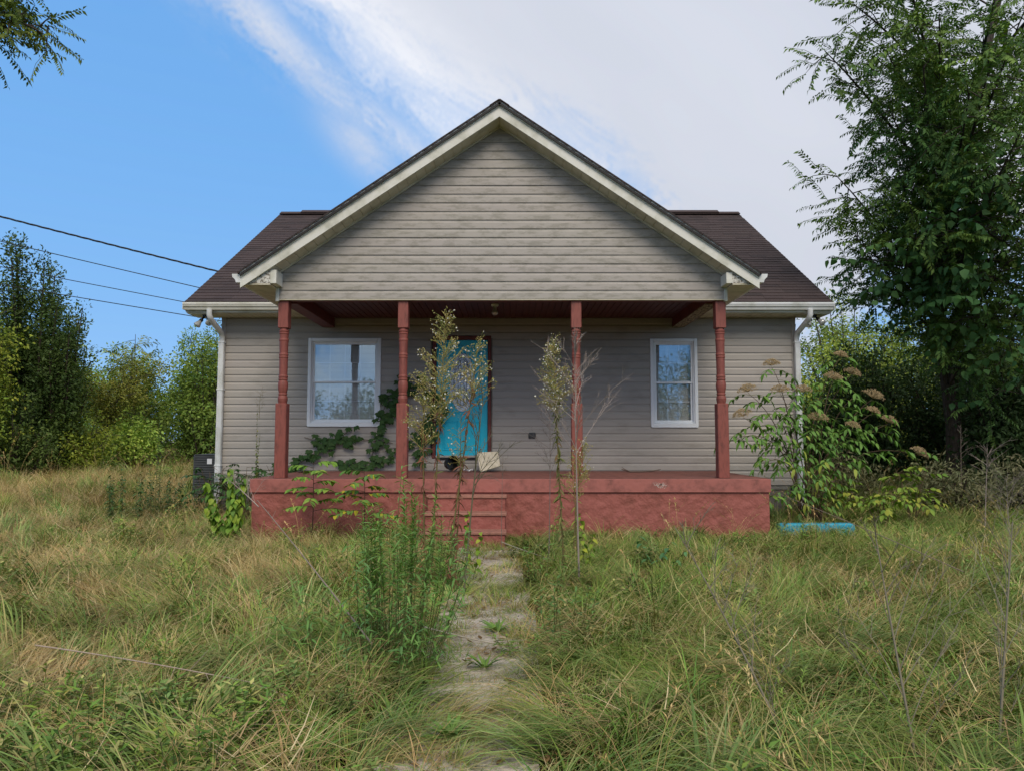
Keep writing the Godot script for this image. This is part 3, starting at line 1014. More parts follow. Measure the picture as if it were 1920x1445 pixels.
# ------------------------------------------------------------------ small things
func small_things() -> void:
	# porch ceiling lamp
	var o := thing("porch_light", "small unlit lamp hanging under the porch ceiling", "lamp", Vector3(-0.27, 3.468, -11.2))
	var s := Shape.new()
	s.lathe([Vector2(0.0, -0.03), Vector2(0.055, -0.028), Vector2(0.06, -0.01), Vector2(0.06, 0.0)], Transform3D(), 18)
	build("canopy", s, M.cream, o)
	s = Shape.new()
	s.lathe([Vector2(0.0, -0.17), Vector2(0.035, -0.168), Vector2(0.055, -0.14), Vector2(0.055, -0.125), Vector2(0.04, -0.10), Vector2(0.03, -0.07), Vector2(0.03, -0.03)], Transform3D(), 18)
	build("lamp_glass", s, M.lamp_glass, o)
	# twin flood lights under both eave corners
	for q in [[-5.24, "twin black flood lights under the eave above the left downspout"], [5.16, "twin black flood lights under the eave above the right downspout"]]:
		o = thing("flood_light", q[1], "lamp", Vector3(q[0], 3.469, -12.2), "flood lights under the eaves")
		s = Shape.new()
		s.lathe([Vector2(0, -0.03), Vector2(0.055, -0.03), Vector2(0.055, 0)], Transform3D(), 16)
		build("base", s, M.black, o)
		for sx: float in [-1.0, 1.0]:
			var head := Transform3D(Basis(Vector3.BACK, 0.55 * sx) * Basis(Vector3.RIGHT, -0.35 if sx < 0 else -0.7), Vector3(0.03 * sx, -0.03, 0))
			s = Shape.new()
			s.lathe([Vector2(0.0, -0.10), Vector2(0.032, -0.10), Vector2(0.03, -0.06), Vector2(0.018, -0.05), Vector2(0.014, 0.0)], head, 14)
			var hd := build("lamp_holder", s, M.black, o)
			s = Shape.new()
			s.lathe([Vector2(0.0, -0.215), Vector2(0.03, -0.212), Vector2(0.055, -0.20), Vector2(0.06, -0.185), Vector2(0.034, -0.12), Vector2(0.03, -0.10)], head, 16)
			build("bulb", s, M.lamp_glass, hd)
	# air conditioner
	o = thing("air_conditioner", "dark grey air conditioning unit standing beside the house corner", "air conditioner", Vector3(-5.66, 0, -13.9))
	s = Shape.new()
	s.box(Vector3(-0.32, 0.06, -0.34), Vector3(0.32, 1.08, 0.34), 0.02)
	build("casing", s, M.ac, o)
	s = Shape.new()
	s.box(Vector3(-0.46, -0.1, -0.46), Vector3(0.46, 0.06, 0.46), 0.01)
	build("pad", s, M.concrete, o)
	for k in 22:
		s = Shape.new()
		s.box(Vector3(-0.29, 0.12 + k * 0.045, 0.338), Vector3(0.29, 0.138 + k * 0.045, 0.354), 0.003)
		build("louver", s, M.ac, o)
	s = Shape.new()
	s.box(Vector3(-0.05, 0.90, 0.354), Vector3(0.04, 1.0, 0.358))
	build("rating_plate", s, M.paper, o)
	# tipped waste bin on the porch
	o = thing("waste_bin", "cream plastic waste bin tipped on its side by the teal door", "bin", Vector3(-0.37, 0.82, -12.05))
	s = Shape.new()
	var tilt := Transform3D(Basis(Vector3.BACK, -1.40), Vector3(-0.17, 0.165, 0))
	# bin axis: local y runs from rim (0) to bottom
	for w in [[0.16, 0.118, 1.0], [0.15, 0.108, -1.0]]:
		for k in 4:
			var a := PI / 2 * k + PI / 4
			var b := PI / 2 * (k + 1) + PI / 4
			var r0: float = w[0] * sqrt(2.0)
			var r1: float = w[1] * sqrt(2.0)
			var p := [Vector3(cos(a) * r0, 0, sin(a) * r0 * 0.8), Vector3(cos(b) * r0, 0, sin(b) * r0 * 0.8), Vector3(cos(b) * r1, 0.33, sin(b) * r1 * 0.8), Vector3(cos(a) * r1, 0.33, sin(a) * r1 * 0.8)]
			s.poly([tilt * p[0], tilt * p[1], tilt * p[2], tilt * p[3]], tilt.basis * (Vector3(cos((a + b) / 2), 0, sin((a + b) / 2)) * w[2]))
	s.xbox(tilt * Transform3D(Basis(), Vector3(0, 0.325, 0)), Vector3(0.232, 0.012, 0.186), 0.005)
	build("body", s, M.cream_plastic, o)
	s = Shape.new()
	for q in [[Vector3(0, 0, 0.131), Vector3(0.335, 0.024, 0.014)], [Vector3(0, 0, -0.131), Vector3(0.335, 0.024, 0.014)], [Vector3(0.163, 0, 0), Vector3(0.014, 0.024, 0.26)], [Vector3(-0.163, 0, 0), Vector3(0.014, 0.024, 0.26)]]:
		s.xbox(tilt * Transform3D(Basis(), q[0]), q[1], 0.004)
	build("rim", s, M.cream_plastic, o)
	s = Shape.new()
	s.xbox(tilt * Transform3D(Basis(Vector3.RIGHT, -0.098), Vector3(-0.05, 0.085, 0.124)), Vector3(0.12, 0.08, 0.006), 0.002)
	build("embossed_panel", s, M.cream_plastic, o)
	# black pot
	o = thing("flower_pot", "black plastic flower pot tipped over below the teal door", "pot", Vector3(-1.07, 0.82, -12.12))
	s = Shape.new()
	var tp := Transform3D(Basis(Vector3.UP, 0.5) * Basis(Vector3.RIGHT, PI / 2 - 0.1), Vector3(0, 0.125, -0.08))
	s.lathe([Vector2(0.0, 0.0), Vector2(0.085, 0.0), Vector2(0.115, 0.17), Vector2(0.128, 0.17), Vector2(0.128, 0.2), Vector2(0.118, 0.2), Vector2(0.112, 0.185), Vector2(0.08, 0.012), Vector2(0.0, 0.012)], tp, 24)
	build("pot_body", s, M.black, o)
	o = build("paper_scrap", crumple(0.10), M.paper)
	o.position = Vector3(-0.74, 0.84, -11.95)
	o.set_meta("label", "crumpled scrap of white paper on the porch floor between pot and bin")
	o.set_meta("category", "paper")
	# dead twig
	s = Shape.new()
	s.tint = Color(0.16, 0.12, 0.1)
	s.tube([Vector3(-0.33, 0.05, 0), Vector3(-0.2, 0.012, 0.03), Vector3(0.0, 0.014, 0.02), Vector3(0.2, 0.02, -0.03), Vector3(0.32, 0.05, -0.02)], [0.008, 0.014, 0.012, 0.01, 0.005], 6)
	s.tube([Vector3(-0.2, 0.014, 0.03), Vector3(-0.28, 0.05, 0.06), Vector3(-0.34, 0.09, 0.08)], [0.01, 0.007, 0.003], 5)
	s.tube([Vector3(0.1, 0.016, 0.0), Vector3(0.2, 0.03, 0.06), Vector3(0.28, 0.035, 0.1)], [0.008, 0.006, 0.003], 5)
	var tw := build("fallen_twig", s, M.stem)
	tw.position = Vector3(2.13, 0.82, -11.9)
	tw.set_meta("label", "dark dead twig lying on the porch floor below the narrow window")
	tw.set_meta("category", "twig")
	# teal post lying in the grass
	o = thing("wooden_post", "teal painted wooden post lying in the grass beside the porch", "post", Vector3(4.27, 0.09, -10.25))
	s = Shape.new()
	var yaw := Basis(Vector3.UP, 0.03)
	s.xbox(Transform3D(yaw, Vector3(0, 0.0, 0)), Vector3(1.08, 0.185, 0.15), 0.022)
	build("shaft", s, M.teal_worn, o)
	s = Shape.new()
	s.xbox(Transform3D(yaw, Vector3(0.12, 0, 0.001)), Vector3(0.02, 0.19, 0.156), 0.003)
	build("collar", s, M.teal_worn, o)
	for q in [-0.46, -0.2, 0.03]:
		s = Shape.new()
		s.tint = grey(1.0)
		s.xbox(Transform3D(yaw, Vector3(q, rr(-0.01, 0.02), 0.0745 + 0.002)), Vector3(0.012, rr(0.05, 0.1), 0.003))
		build("paint_chip", s, M.paper, o)
	# cables
	var ca := [["twisted_power_cable", "thick twisted black service cable, uppermost of the four", 0.024, Vector3(-5.1, 5.02, -18.0), Vector3(-40, 14.2, -11.0), 0.42],
		["utility_cable", "thin black cable just below the thick twisted one", 0.011, Vector3(-5.1, 4.55, -18.2), Vector3(-40, 12.6, -13.0), 0.15],
		["utility_cable", "thin black cable third from the top, passing behind dark treetop", 0.010, Vector3(-5.1, 4.25, -18.4), Vector3(-40, 11.0, -16.0), 0.1],
		["utility_cable", "lowest and flattest of the thin black cables", 0.011, Vector3(-5.1, 4.02, -18.6), Vector3(-40, 9.6, -15.0), 0.05]]
	for q in ca:
		s = Shape.new()
		var pts := []
		var rad := []
		var steps := 60
		for i in steps + 1:
			var t := float(i) / steps
			pts.append((q[3] as Vector3).lerp(q[4], t) + Vector3.DOWN * (4.0 * t * (1.0 - t) * q[5]))
			rad.append(q[2])
		if q[0] == "twisted_power_cable":
			for w in 3:
				var tw2 := []
				for i in 401:
					var t := i / 400.0
					var p: Vector3 = (q[3] as Vector3).lerp(q[4], t) + Vector3.DOWN * (4.0 * t * (1.0 - t) * q[5])
					var a := t * 260.0 + w * TAU / 3
					tw2.append(p + Vector3(0, cos(a), sin(a)) * 0.015)
				s.tube(tw2, [0.0105], 5)
		else:
			s.tube(pts, rad, 5)
		var cb := build(q[0], s, M.cable)
		cb.set_meta("label", q[1])
		cb.set_meta("category", "cable")
		cb.set_meta("group", "cables running to the house")

func crumple(r: float) -> Shape:
	var s := Shape.new()
	var p := []
	for i in 7:
		for j in 4:
			p.append(Vector3((i / 6.0 - 0.5) * r * 1.7, rr(0, 0.035), (j / 3.0 - 0.5) * r) + rv(0.008))
	for i in 6:
		for j in 3:
			s.poly([p[i * 4 + j], p[i * 4 + j + 1], p[i * 4 + j + 5]], Vector3.UP)
			s.poly([p[i * 4 + j], p[i * 4 + j + 5], p[i * 4 + j + 4]], Vector3.UP)
	return s

# ------------------------------------------------------------------ plants
func leaf(s: Shape, t: Transform3D, L: float, W: float, droop := 0.2, fold := 0.25, pw := 0.75, segs := 4) -> void:
	var k := s.v.size()
	for i in segs + 1:
		var u := float(i) / segs
		var hw := W * 0.5 * pow(maxf(sin(PI * pow(u, pw)), 0.0), 0.85)
		var y := -droop * L * u * u
		var up := Vector3(0, 1, -2.0 * droop * u).normalized()
		s.add(t * Vector3(-hw, y + fold * hw, -L * u), (t.basis * (up + Vector3(fold, 0, 0))).normalized())
		s.add(t * Vector3(0, y, -L * u), (t.basis * up).normalized())
		s.add(t * Vector3(hw, y + fold * hw, -L * u), (t.basis * (up - Vector3(fold, 0, 0))).normalized())
	for i in segs:
		var a := k + i * 3
		for q in 2:
			if i > 0:
				s.face(a + q, a + q + 1, a + q + 4)
			if i < segs - 1 or q == 0:
				s.face(a + q, a + q + 4, a + q + 3)
			if i == segs - 1 and q == 1:
				s.face(a + 1, a + 2, a + 4)

func kite(s: Shape, t: Transform3D, L: float, W: float, fold := 0.3, droop := 0.15) -> void:
	var k := s.v.size()
	var up := (t.basis * Vector3.UP).normalized()
	var lf := (t.basis * Vector3(fold, 1, 0)).normalized()
	var rf := (t.basis * Vector3(-fold, 1, 0)).normalized()
	s.add(t * Vector3.ZERO, up)
	s.add(t * Vector3(-W * 0.5, fold * W * 0.5, -L * 0.42), lf)
	s.add(t * Vector3(0, -droop * L * 0.2, -L * 0.45), up)
	s.add(t * Vector3(W * 0.5, fold * W * 0.5, -L * 0.42), rf)
	s.add(t * Vector3(0, -droop * L, -L), up)
	s.face(k, k + 2, k + 1)
	s.face(k, k + 3, k + 2)
	s.face(k + 1, k + 2, k + 4)
	s.face(k + 2, k + 3, k + 4)

func aim(at: Vector3, dir: Vector3, roll := 0.0, scale := 1.0) -> Transform3D:
	var d := dir.normalized()
	var b := Basis.looking_at(d, Vector3.UP if absf(d.y) < 0.97 else Vector3.RIGHT)
	if roll != 0.0:
		b = b * Basis(Vector3.FORWARD, roll)
	return Transform3D(b.scaled_local(Vector3.ONE * scale), at)

func shade_of(a: Color, b: Color, t: float) -> Color:
	return a.lerp(b, t)

func spray(kind: String) -> Shape:
	var s := Shape.new()
	match kind:
		"elm":
			s.tint = Color(0.5, 0.4, 0.35)
			s.tube([Vector3.ZERO, Vector3(0, 0.01, -0.25), Vector3(0, -0.05, -0.5)], [0.004, 0.003, 0.0015], 3, false)
			for i in 22:
				var u := (i + 0.6) / 22.0
				var sd := 1.0 if i % 2 else -1.0
				var k := rr(0.75, 1.2)
				s.tint = Color(k * rr(0.9, 1.15), k, k * rr(0.8, 1.1))
				kite(s, aim(Vector3(0, -0.05 * u * u, -0.5 * u), Vector3(sd * rr(0.5, 1.0), rr(-1.0, -0.1), rr(-0.9, -0.2)), rr(-0.6, 0.6)), rr(0.065, 0.105), rr(0.028, 0.042), 0.3, 0.2)
		"broad":
			s.tint = Color(0.6, 0.4, 0.3)
			s.tube([Vector3.ZERO, Vector3(0, 0.0, -0.3), Vector3(0, -0.08, -0.6)], [0.005, 0.004, 0.002], 3, false)
			for i in 8:
				var u := (i + 0.6) / 8.0
				var sd := 1.0 if i % 2 else -1.0
				var k := rr(0.75, 1.2)
				s.tint = Color(k * rr(0.9, 1.1), k, k * rr(0.8, 1.1))
				var t := aim(Vector3(sd * 0.03, -0.08 * u * u - 0.02, -0.6 * u), Vector3(sd * rr(0.3, 1.0), rr(-1.1, -0.35), rr(-0.7, 0.2)), rr(-0.5, 0.5))
				leaf(s, t, rr(0.12, 0.18), rr(0.10, 0.14), 0.2, 0.18, 0.55, 4)
		"dense":
			for i in 34:
				var p := rv(0.14)
				p.y *= 1.5
				var k := rr(0.7, 1.2)
				s.tint = Color(k * rr(0.9, 1.1), k, k)
				kite(s, aim(p, Vector3(p.x, rr(-0.1, 0.35), p.z) + rv(0.12), rr(-1, 1)), rr(0.05, 0.075), rr(0.026, 0.036))
		"far":
			for i in 40:
				var p := rv(0.34)
				var k := rr(0.7, 1.25)
				s.tint = Color(k * rr(0.88, 1.15), k, k)
				kite(s, aim(p, p + Vector3(0, -0.08, 0) + rv(0.3), rr(-1, 1)), rr(0.10, 0.16), rr(0.06, 0.085))
		"pointed":
			s.tint = Color(0.5, 0.42, 0.35)
			s.tube([Vector3.ZERO, Vector3(0, 0, -0.8)], [0.006, 0.002], 3, false)
			for i in 16:
				var u := (i + 0.5) / 16.0
				var sd := 1.0 if i % 2 else -1.0
				var k := rr(0.8, 1.2)
				s.tint = Color(k * rr(0.9, 1.2), k, k)
				kite(s, aim(Vector3(0, 0, -0.8 * u), Vector3(sd, rr(-0.7, 0.2), rr(-0.9, -0.2)), rr(-0.4, 0.4)), rr(0.16, 0.26), rr(0.05, 0.08))
		"brush":
			for i in 26:
				var d := Vector3(rr(-0.5, 0.5), 1, rr(-0.5, 0.5)).normalized()
				var p := rv(0.18)
				var k := rr(0.7, 1.2)
				s.tint = Color(k, k, k)
				kite(s, aim(p, d + rv(0.7), rr(-1, 1)), rr(0.05, 0.09), rr(0.015, 0.028))
	return s

func curve3(a: Vector3, m: Vector3, b: Vector3, n: int) -> Array:
	var out := []
	for i in n + 1:
		var t := float(i) / n
		out.append(a.lerp(m, t).lerp(m.lerp(b, t), t))
	return out

func limb_len(p: Array) -> float:
	var s := 0.0
	for i in p.size() - 1:
		s += p[i].distance_to(p[i + 1])
	return s

func at_frac(p: Array, f: float) -> Vector3:
	var k := clampf(f, 0.0, 0.9999) * (p.size() - 1)
	var i := int(k)
	return (p[i] as Vector3).lerp(p[i + 1], k - i)

func grow(limb: Array, r0: float, wood: Shape, out: Array, P: Dictionary) -> void:
	var n := limb.size()
	var rad := []
	for i in n:
		rad.append(lerpf(r0, r0 * 0.18, float(i) / (n - 1)))
	wood.tube(limb, rad, 6, false)
	var ln := limb_len(limb)
	var count := maxi(int(ln / P.step), 3)
	for i in count:
		var f: float = lerpf(P.from, 1.0, (i + rr(0.2, 0.9)) / count)
		var p := at_frac(limb, f)
		var d := (at_frac(limb, minf(f + 0.08, 1.0)) - at_frac(limb, f - 0.08)).normalized()
		var side := (rv() - d * 0.2)
		side.y *= 0.6
		var dir: Vector3 = (d * rr(0.35, 1.0) + side.normalized() * rr(0.5, 1.0) + P.bias).normalized()
		var L: float = P.twig * rr(0.55, 1.15) * (1.15 - 0.55 * f)
		var mid: Vector3 = p + dir * L * 0.55
		var end: Vector3 = p + dir * L + Vector3.DOWN * (L * P.droop * rr(0.4, 1.4))
		var tw := curve3(p, mid, end, 3)
		wood.tube(tw, [0.011 * P.wood, 0.008 * P.wood, 0.005 * P.wood, 0.002], 4, false)
		var m := maxi(int(L / P.gap), 1)
		for k in m:
			var u := (k + rr(0.4, 1.0)) / m
			var q := at_frac(tw, u)
			var sd: Vector3 = (dir + rv(0.9) + Vector3.DOWN * P.droop * 0.6)
			out.append(aim(q, sd, rr(-0.7, 0.7), P.size * rr(0.75, 1.25)))
	out.append(aim(limb[-1], limb[-1] - limb[-2] + rv(0.05), 0.0, P.size))

func tree(called: String, label: String, cat: String, group: String, base: Vector3, trunk: Array, tr: float, ends: Array, P: Dictionary) -> Node3D:
	var o := thing(called, label, cat, base, group)
	var tk := Shape.new()
	tk.tint = P.get("bark", Color(1, 1, 1))
	var tp := trunk
	var rad := []
	for i in tp.size():
		rad.append(lerpf(tr, tr * 0.35, pow(float(i) / (tp.size() - 1), 0.8)))
	rad[0] *= 1.35
	tk.tube(tp, rad, 9)
	build("trunk", tk, M.bark, o)
	var wood := Shape.new()
	wood.tint = P.get("bark", Color(1, 1, 1))
	var sp := []
	for e in ends:
		var f: float = P.get("join", 0.0)
		if f <= 0.0:
			f = clampf((e.y * rr(P.get("j0", 0.55), P.get("j1", 0.85))) / maxf(tp[-1].y, 0.1), 0.12, 0.98)
		var a := at_frac(tp, f)
		var m: Vector3 = a.lerp(e, 0.55) + Vector3.UP * (a.distance_to(e) * P.get("arch", 0.12))
		grow(curve3(a, m, e, 7), clampf(a.distance_to(e) * P.get("limb", 0.009), 0.012, tr * 0.6), wood, sp, P)
	build("branches", wood, M.bark, o)
	var kinds: Array = P.kinds
	var sets := []
	for k in kinds:
		sets.append([])
	for t in sp:
		sets[R.randi() % kinds.size()].append(t)
	for i in kinds.size():
		var cols := []
		var kept := []
		for t in sets[i]:
			var c: Variant = clump_tone(t.origin + base, P)
			if c != null:
				kept.append(t)
				cols.append(c)
		sets[i] = kept
		if sets[i].size():
			many("crown", kinds[i], M.leaf_soft if P.get("soft", false) else M.leaf, sets[i], cols, o)
	return o

func clump_tone(p: Vector3, P: Dictionary) -> Variant:
	# leaves grow in clumps of slightly different tone, with gaps between
	var g := clumps.get_noise_3dv(p * 1.6 + Vector3(40, 0, 0))
	if g < P.get("gaps", -0.25) and R.randf() < 0.85:
		return null
	var k := clumps.get_noise_3dv(p) * 1.1
	return (P.c1 as Color).lerp(P.c2, clampf(0.42 + k + rr(-0.25, 0.25), 0.0, 1.0)) * rr(0.85, 1.15)

func blob_ends(n: int, c: Vector3, r: Vector3, inner := 0.6) -> Array:
	var out := []
	for i in n:
		var d := rv()
		while d.length() > 1.0 or d.length() < 0.05:
			d = rv()
		d = d.normalized() * rr(inner, 1.0)
		if d.y < -0.8:
			d.y = -0.5
		out.append(c + d * r)
	return out

func shrub(called: String, label: String, group: String, base: Vector3, h: float, w: float, n: int, P: Dictionary) -> Node3D:
	# many stems from the ground, leafy from low down
	var o := thing(called, label, P.get("cat", "shrub"), base, group)
	var wood := Shape.new()
	wood.tint = P.get("bark", Color(1, 1, 1))
	var sp := []
	for i in n:
		var a := rr(0, TAU)
		var rad := sqrt(R.randf()) * w
		var hh := h * (1.0 - 0.45 * pow(rad / w, 2.0)) * rr(P.get("rag", 0.55), 1.03)
		var e := Vector3(cos(a) * rad, hh, sin(a) * rad)
		grow(curve3(Vector3(cos(a) * rad * 0.25, 0, sin(a) * rad * 0.25), Vector3(cos(a) * rad * 0.6, hh * 0.6, sin(a) * rad * 0.6), e, 6), 0.012 + 0.006 * h, wood, sp, P)
	build("branches", wood, M.bark, o)
	var cols := []
	var kept := []
	for t in sp:
		var c: Variant = clump_tone(t.origin + base, P)
		if c != null:
			kept.append(t)
			cols.append(c)
	sp = kept
	var kinds: Array = P.kinds
	for i in kinds.size():
		var sub := []
		var sc := []
		for j in range(i, sp.size(), kinds.size()):
			sub.append(sp[j])
			sc.append(cols[j])
		many("crown", kinds[i], M.leaf, sub, sc, o)
	return o

func place_leaves(o: Node3D, called: String, xf: Array, kinds: Array, most: int) -> void:
	# the leaves that show largest are parts of their own, the rest one part
	var rest := []
	for i in xf.size():
		if i < most:
			var q := build(called, kinds[i % kinds.size()], M.leaf, o)
			q.transform = xf[i]
		else:
			rest.append(xf[i])
	if rest.size():
		many("small_leaves" if called == "leaf" else called + "s_behind", kinds[0], M.leaf, rest, [Color.WHITE, Color(0.85, 0.9, 0.85), Color(1.1, 1.05, 0.9)], o)

func leaf_kinds(L: float, W: float, cols: Array, droop := 0.25, fold := 0.25, pw := 0.75) -> Array:
	var out := []
	for c in cols:
		var s := Shape.new()
		s.tint = c
		leaf(s, Transform3D(), L * rr(0.9, 1.1), W * rr(0.9, 1.1), droop * rr(0.6, 1.4), fold, pw, 5)
		out.append(s.mesh())
	return out

func compound(st: Shape, bag: Array, at: Vector3, dir: Vector3, L: float, pairs: int, droop: float, size := 1.0) -> void:
	var d := dir.normalized()
	var end := at + d * L + Vector3.DOWN * L * droop
	var r := curve3(at, at + d * L * 0.6, end, 5)
	st.tube(r, [0.0035, 0.003, 0.0028, 0.0025, 0.002, 0.0015], 4, false)
	var sidev := d.cross(Vector3.UP).normalized()
	for i in pairs:
		var f := 0.32 + 0.62 * i / maxf(pairs - 1, 1)
		var p := at_frac(r, f)
		var td := (at_frac(r, minf(f + 0.1, 1)) - at_frac(r, f - 0.1)).normalized()
		for s in [-1.0, 1.0]:
			bag.append(aim(p, sidev * s * rr(0.8, 1.1) + td * rr(0.35, 0.7) + Vector3.DOWN * rr(-0.1, 0.6), rr(-0.6, 0.6), size * rr(0.7, 1.2)))
	bag.append(aim(r[-1], (r[-1] - r[-2]).normalized() + Vector3.DOWN * 0.2, rr(-0.2, 0.2), size * 1.1))

func umbel(st: Shape, at: Vector3, r: float, lean: Vector3) -> void:
	# flattened head of fine brown stalks with tiny seeds
	var ax := (Vector3.UP + lean).normalized()
	var bx := Basis.looking_at(ax, Vector3.RIGHT)
	for i in 190:
		var a := rr(0, TAU)
		var q := sqrt(R.randf())
		var tip := at + bx * Vector3(cos(a) * q * r, sin(a) * q * r, -(0.75 - 0.55 * q * q) * r) + rv(r * 0.10)
		var k := rr(0.8, 1.25)
		st.tint = Color(0.42, 0.315, 0.18) * k
		if i % 3 == 0:
			st.tube([at, at.lerp(tip, 0.5) + ax * r * 0.04, tip], [0.0022, 0.0016, 0.001], 3, false)
		var s := rr(0.004, 0.0075)
		for z in 3:
			var pp := tip + rv(r * 0.07)
			st.xbox(Transform3D(Basis(rv().normalized(), rr(0, 3)), pp), Vector3(s, s, s))

func horseweed(label: String, base: Vector3, stems: Array, P: Dictionary) -> void:
	# tall weed gone to seed: straight stems, a wide panicle of fine branches with small pale heads
	var o := thing("horseweed", label, "weed", base, "tall weeds gone to seed")
	var bag := []
	var heads := Shape.new()
	for q in stems:
		var foot: Vector3 = q[0]
		var tip: Vector3 = q[1]
		var st := Shape.new()
		var pts := curve3(foot, foot.lerp(tip, 0.5) + rv(0.04), tip, 10)
		var rad := []
		for i in 11:
			rad.append(lerpf(0.010, 0.0022, i / 10.0) * P.get("thick", 1.0))
		st.tint = Color(0.16, 0.135, 0.055)
		st.tube(pts, rad, 6)
		var h := foot.distance_to(tip)
		var n: int = int(h * P.get("branches", 26.0) * q[3])
		for i in n:
			var f := lerpf(q[2], 0.99, (i + R.randf()) / n)
			var p := at_frac(pts, f)
			var g: float = (f - q[2]) / (1.0 - q[2])
			var L: float = P.width * q[3] * clampf(0.45 + g * 3.0, 0.45, 1.0) * (1.04 - 0.92 * g) * rr(0.55, 1.15)
			var a := rr(0, TAU)
			var dir := Vector3(cos(a), rr(0.7, 1.5), sin(a)).normalized()
			var kk := rr(0.8, 1.2)
			st.tint = Color(0.38, 0.31, 0.11) * kk if R.randf() < 0.65 else Color(0.25, 0.28, 0.09) * kk
			var br := curve3(p, p + dir * L * 0.5, p + dir * L + Vector3(cos(a), 0.0, sin(a)) * L * 0.18, 3)
			st.tube(br, [0.003, 0.0025, 0.002, 0.0012], 4, false)
			var sub := int(L / 0.021)
			for j in sub:
				var u := lerpf(0.25, 1.0, (j + R.randf()) / sub)
				var b0 := at_frac(br, u)
				var dd := (dir + rv(0.8)).normalized()
				var l2 := rr(0.03, 0.085) * (1.3 - 0.5 * u)
				var b1 := b0 + dd * l2
				st.tube([b0, b1], [0.0016, 0.001], 3, false)
				for z in 2:
					var pt := b1 + rv(0.014)
					var c := R.randf()
					heads.tint = (Color(0.75, 0.74, 0.66) if c < P.get("pale", 0.16) else (Color(0.40, 0.34, 0.13) if c < 0.7 else Color(0.27, 0.30, 0.09))) * rr(0.8, 1.2)
					var sz := rr(0.005, 0.0095) if c < P.get("pale", 0.16) else rr(0.004, 0.007)
					heads.xbox(Transform3D(Basis(rv().normalized(), rr(0, 3)), pt), Vector3(sz, sz * 1.5, sz))
		# withered leaves down the stem, some still green
		for i in int(h * P.get("leaves", 34.0)):
			var f := rr(0.05, q[2] + 0.15)
			bag.append(aim(at_frac(pts, f), Vector3(rr(-1, 1), rr(-1.3, 0.3), rr(-1, 1)), rr(-1, 1), rr(0.6, 1.15)))
		build("stem", st, M.stem, o)
	var fl := build("flower_heads", heads, M.stem, o)
	fl.set_meta("kind", "stuff")
	place_leaves(o, "leaf", bag, leaf_kinds(0.085, 0.018, P.leafcols, 0.4, 0.5, 0.8), P.get("most", 60))

func dead_weed(called: String, label: String, base: Vector3, top: Vector3, spread: float, n: int, from: float, P := {}) -> void:
	var o := thing(called, label, "weed", base, P.get("group", "bare dead weed stalks"))
	var s := Shape.new()
	var c: Color = P.get("col", Color(0.255, 0.215, 0.16))
	s.tint = c
	var pts := curve3(Vector3(0, -0.05, 0), top * 0.5 + rv(0.03), top, 8)
	var r0: float = P.get("r", 0.009)
	var rad := []
	for i in 9:
		rad.append(lerpf(r0, r0 * 0.3, i / 8.0))
	s.tube(pts, rad, 6)
	if n > 6:
		build("stem", s, M.stem, o)
		s = Shape.new()
	for i in n:
		var f := lerpf(from, 0.98, (i + R.randf()) / n)
		var p := at_frac(pts, f)
		var a := rr(0, TAU)
		var L := spread * rr(0.45, 1.2) * (1.25 - 0.75 * (f - from) / (1.0 - from))
		var dir := Vector3(cos(a), rr(0.8, 1.6) * P.get("rise", 1.0), sin(a)).normalized()
		s.tint = c * rr(0.8, 1.35)
		var br := curve3(p, p + dir * L * 0.5, p + dir * L + Vector3(cos(a), -0.2, sin(a)) * L * 0.12, 4)
		s.tube(br, [r0 * 0.38, r0 * 0.31, r0 * 0.25, r0 * 0.18, 0.001], 4, false)
		for j in int(P.get("subs", 5)):
			var b0 := at_frac(br, rr(0.3, 0.95))
			var d2 := (dir + rv(0.6)).normalized()
			var b1 := b0 + d2 * L * rr(0.15, 0.4)
			s.tube([b0, b0.lerp(b1, 0.5) + rv(0.006), b1], [r0 * 0.22, r0 * 0.16, 0.0008], 3, false)
			if P.get("twiglets", true):
				for z in 2:
					var b2 := b0.lerp(b1, rr(0.4, 0.9))
					s.tube([b2, b2 + (d2 + rv(0.8)).normalized() * L * 0.1], [r0 * 0.14, 0.0007], 3, false)
	build("twigs" if n > 6 else "stem", s, M.stem, o)

func stalk(label: String, a: Vector3, b: Vector3, r: float, c: Color) -> void:
	var s := Shape.new()
	s.tint = c
	var p := curve3(Vector3.ZERO, (b - a) * 0.5 + rv(0.03), b - a, 10)
	var rad := []
	for i in 11:
		rad.append(lerpf(r, r * 0.5, i / 10.0))
	s.tube(p, rad, 6)
	for i in 5:
		var q := at_frac(p, rr(0.5, 1.0))
		s.tube([q, q + ((b - a).normalized() + rv(0.7)) * rr(0.06, 0.2)], [r * 0.4, 0.001], 4, false)
	var o := build("dry_stalk", s, M.stem)
	o.position = a
	o.set_meta("label", label)
	o.set_meta("category", "stalk")
	o.set_meta("group", "dry stalks in the grass")

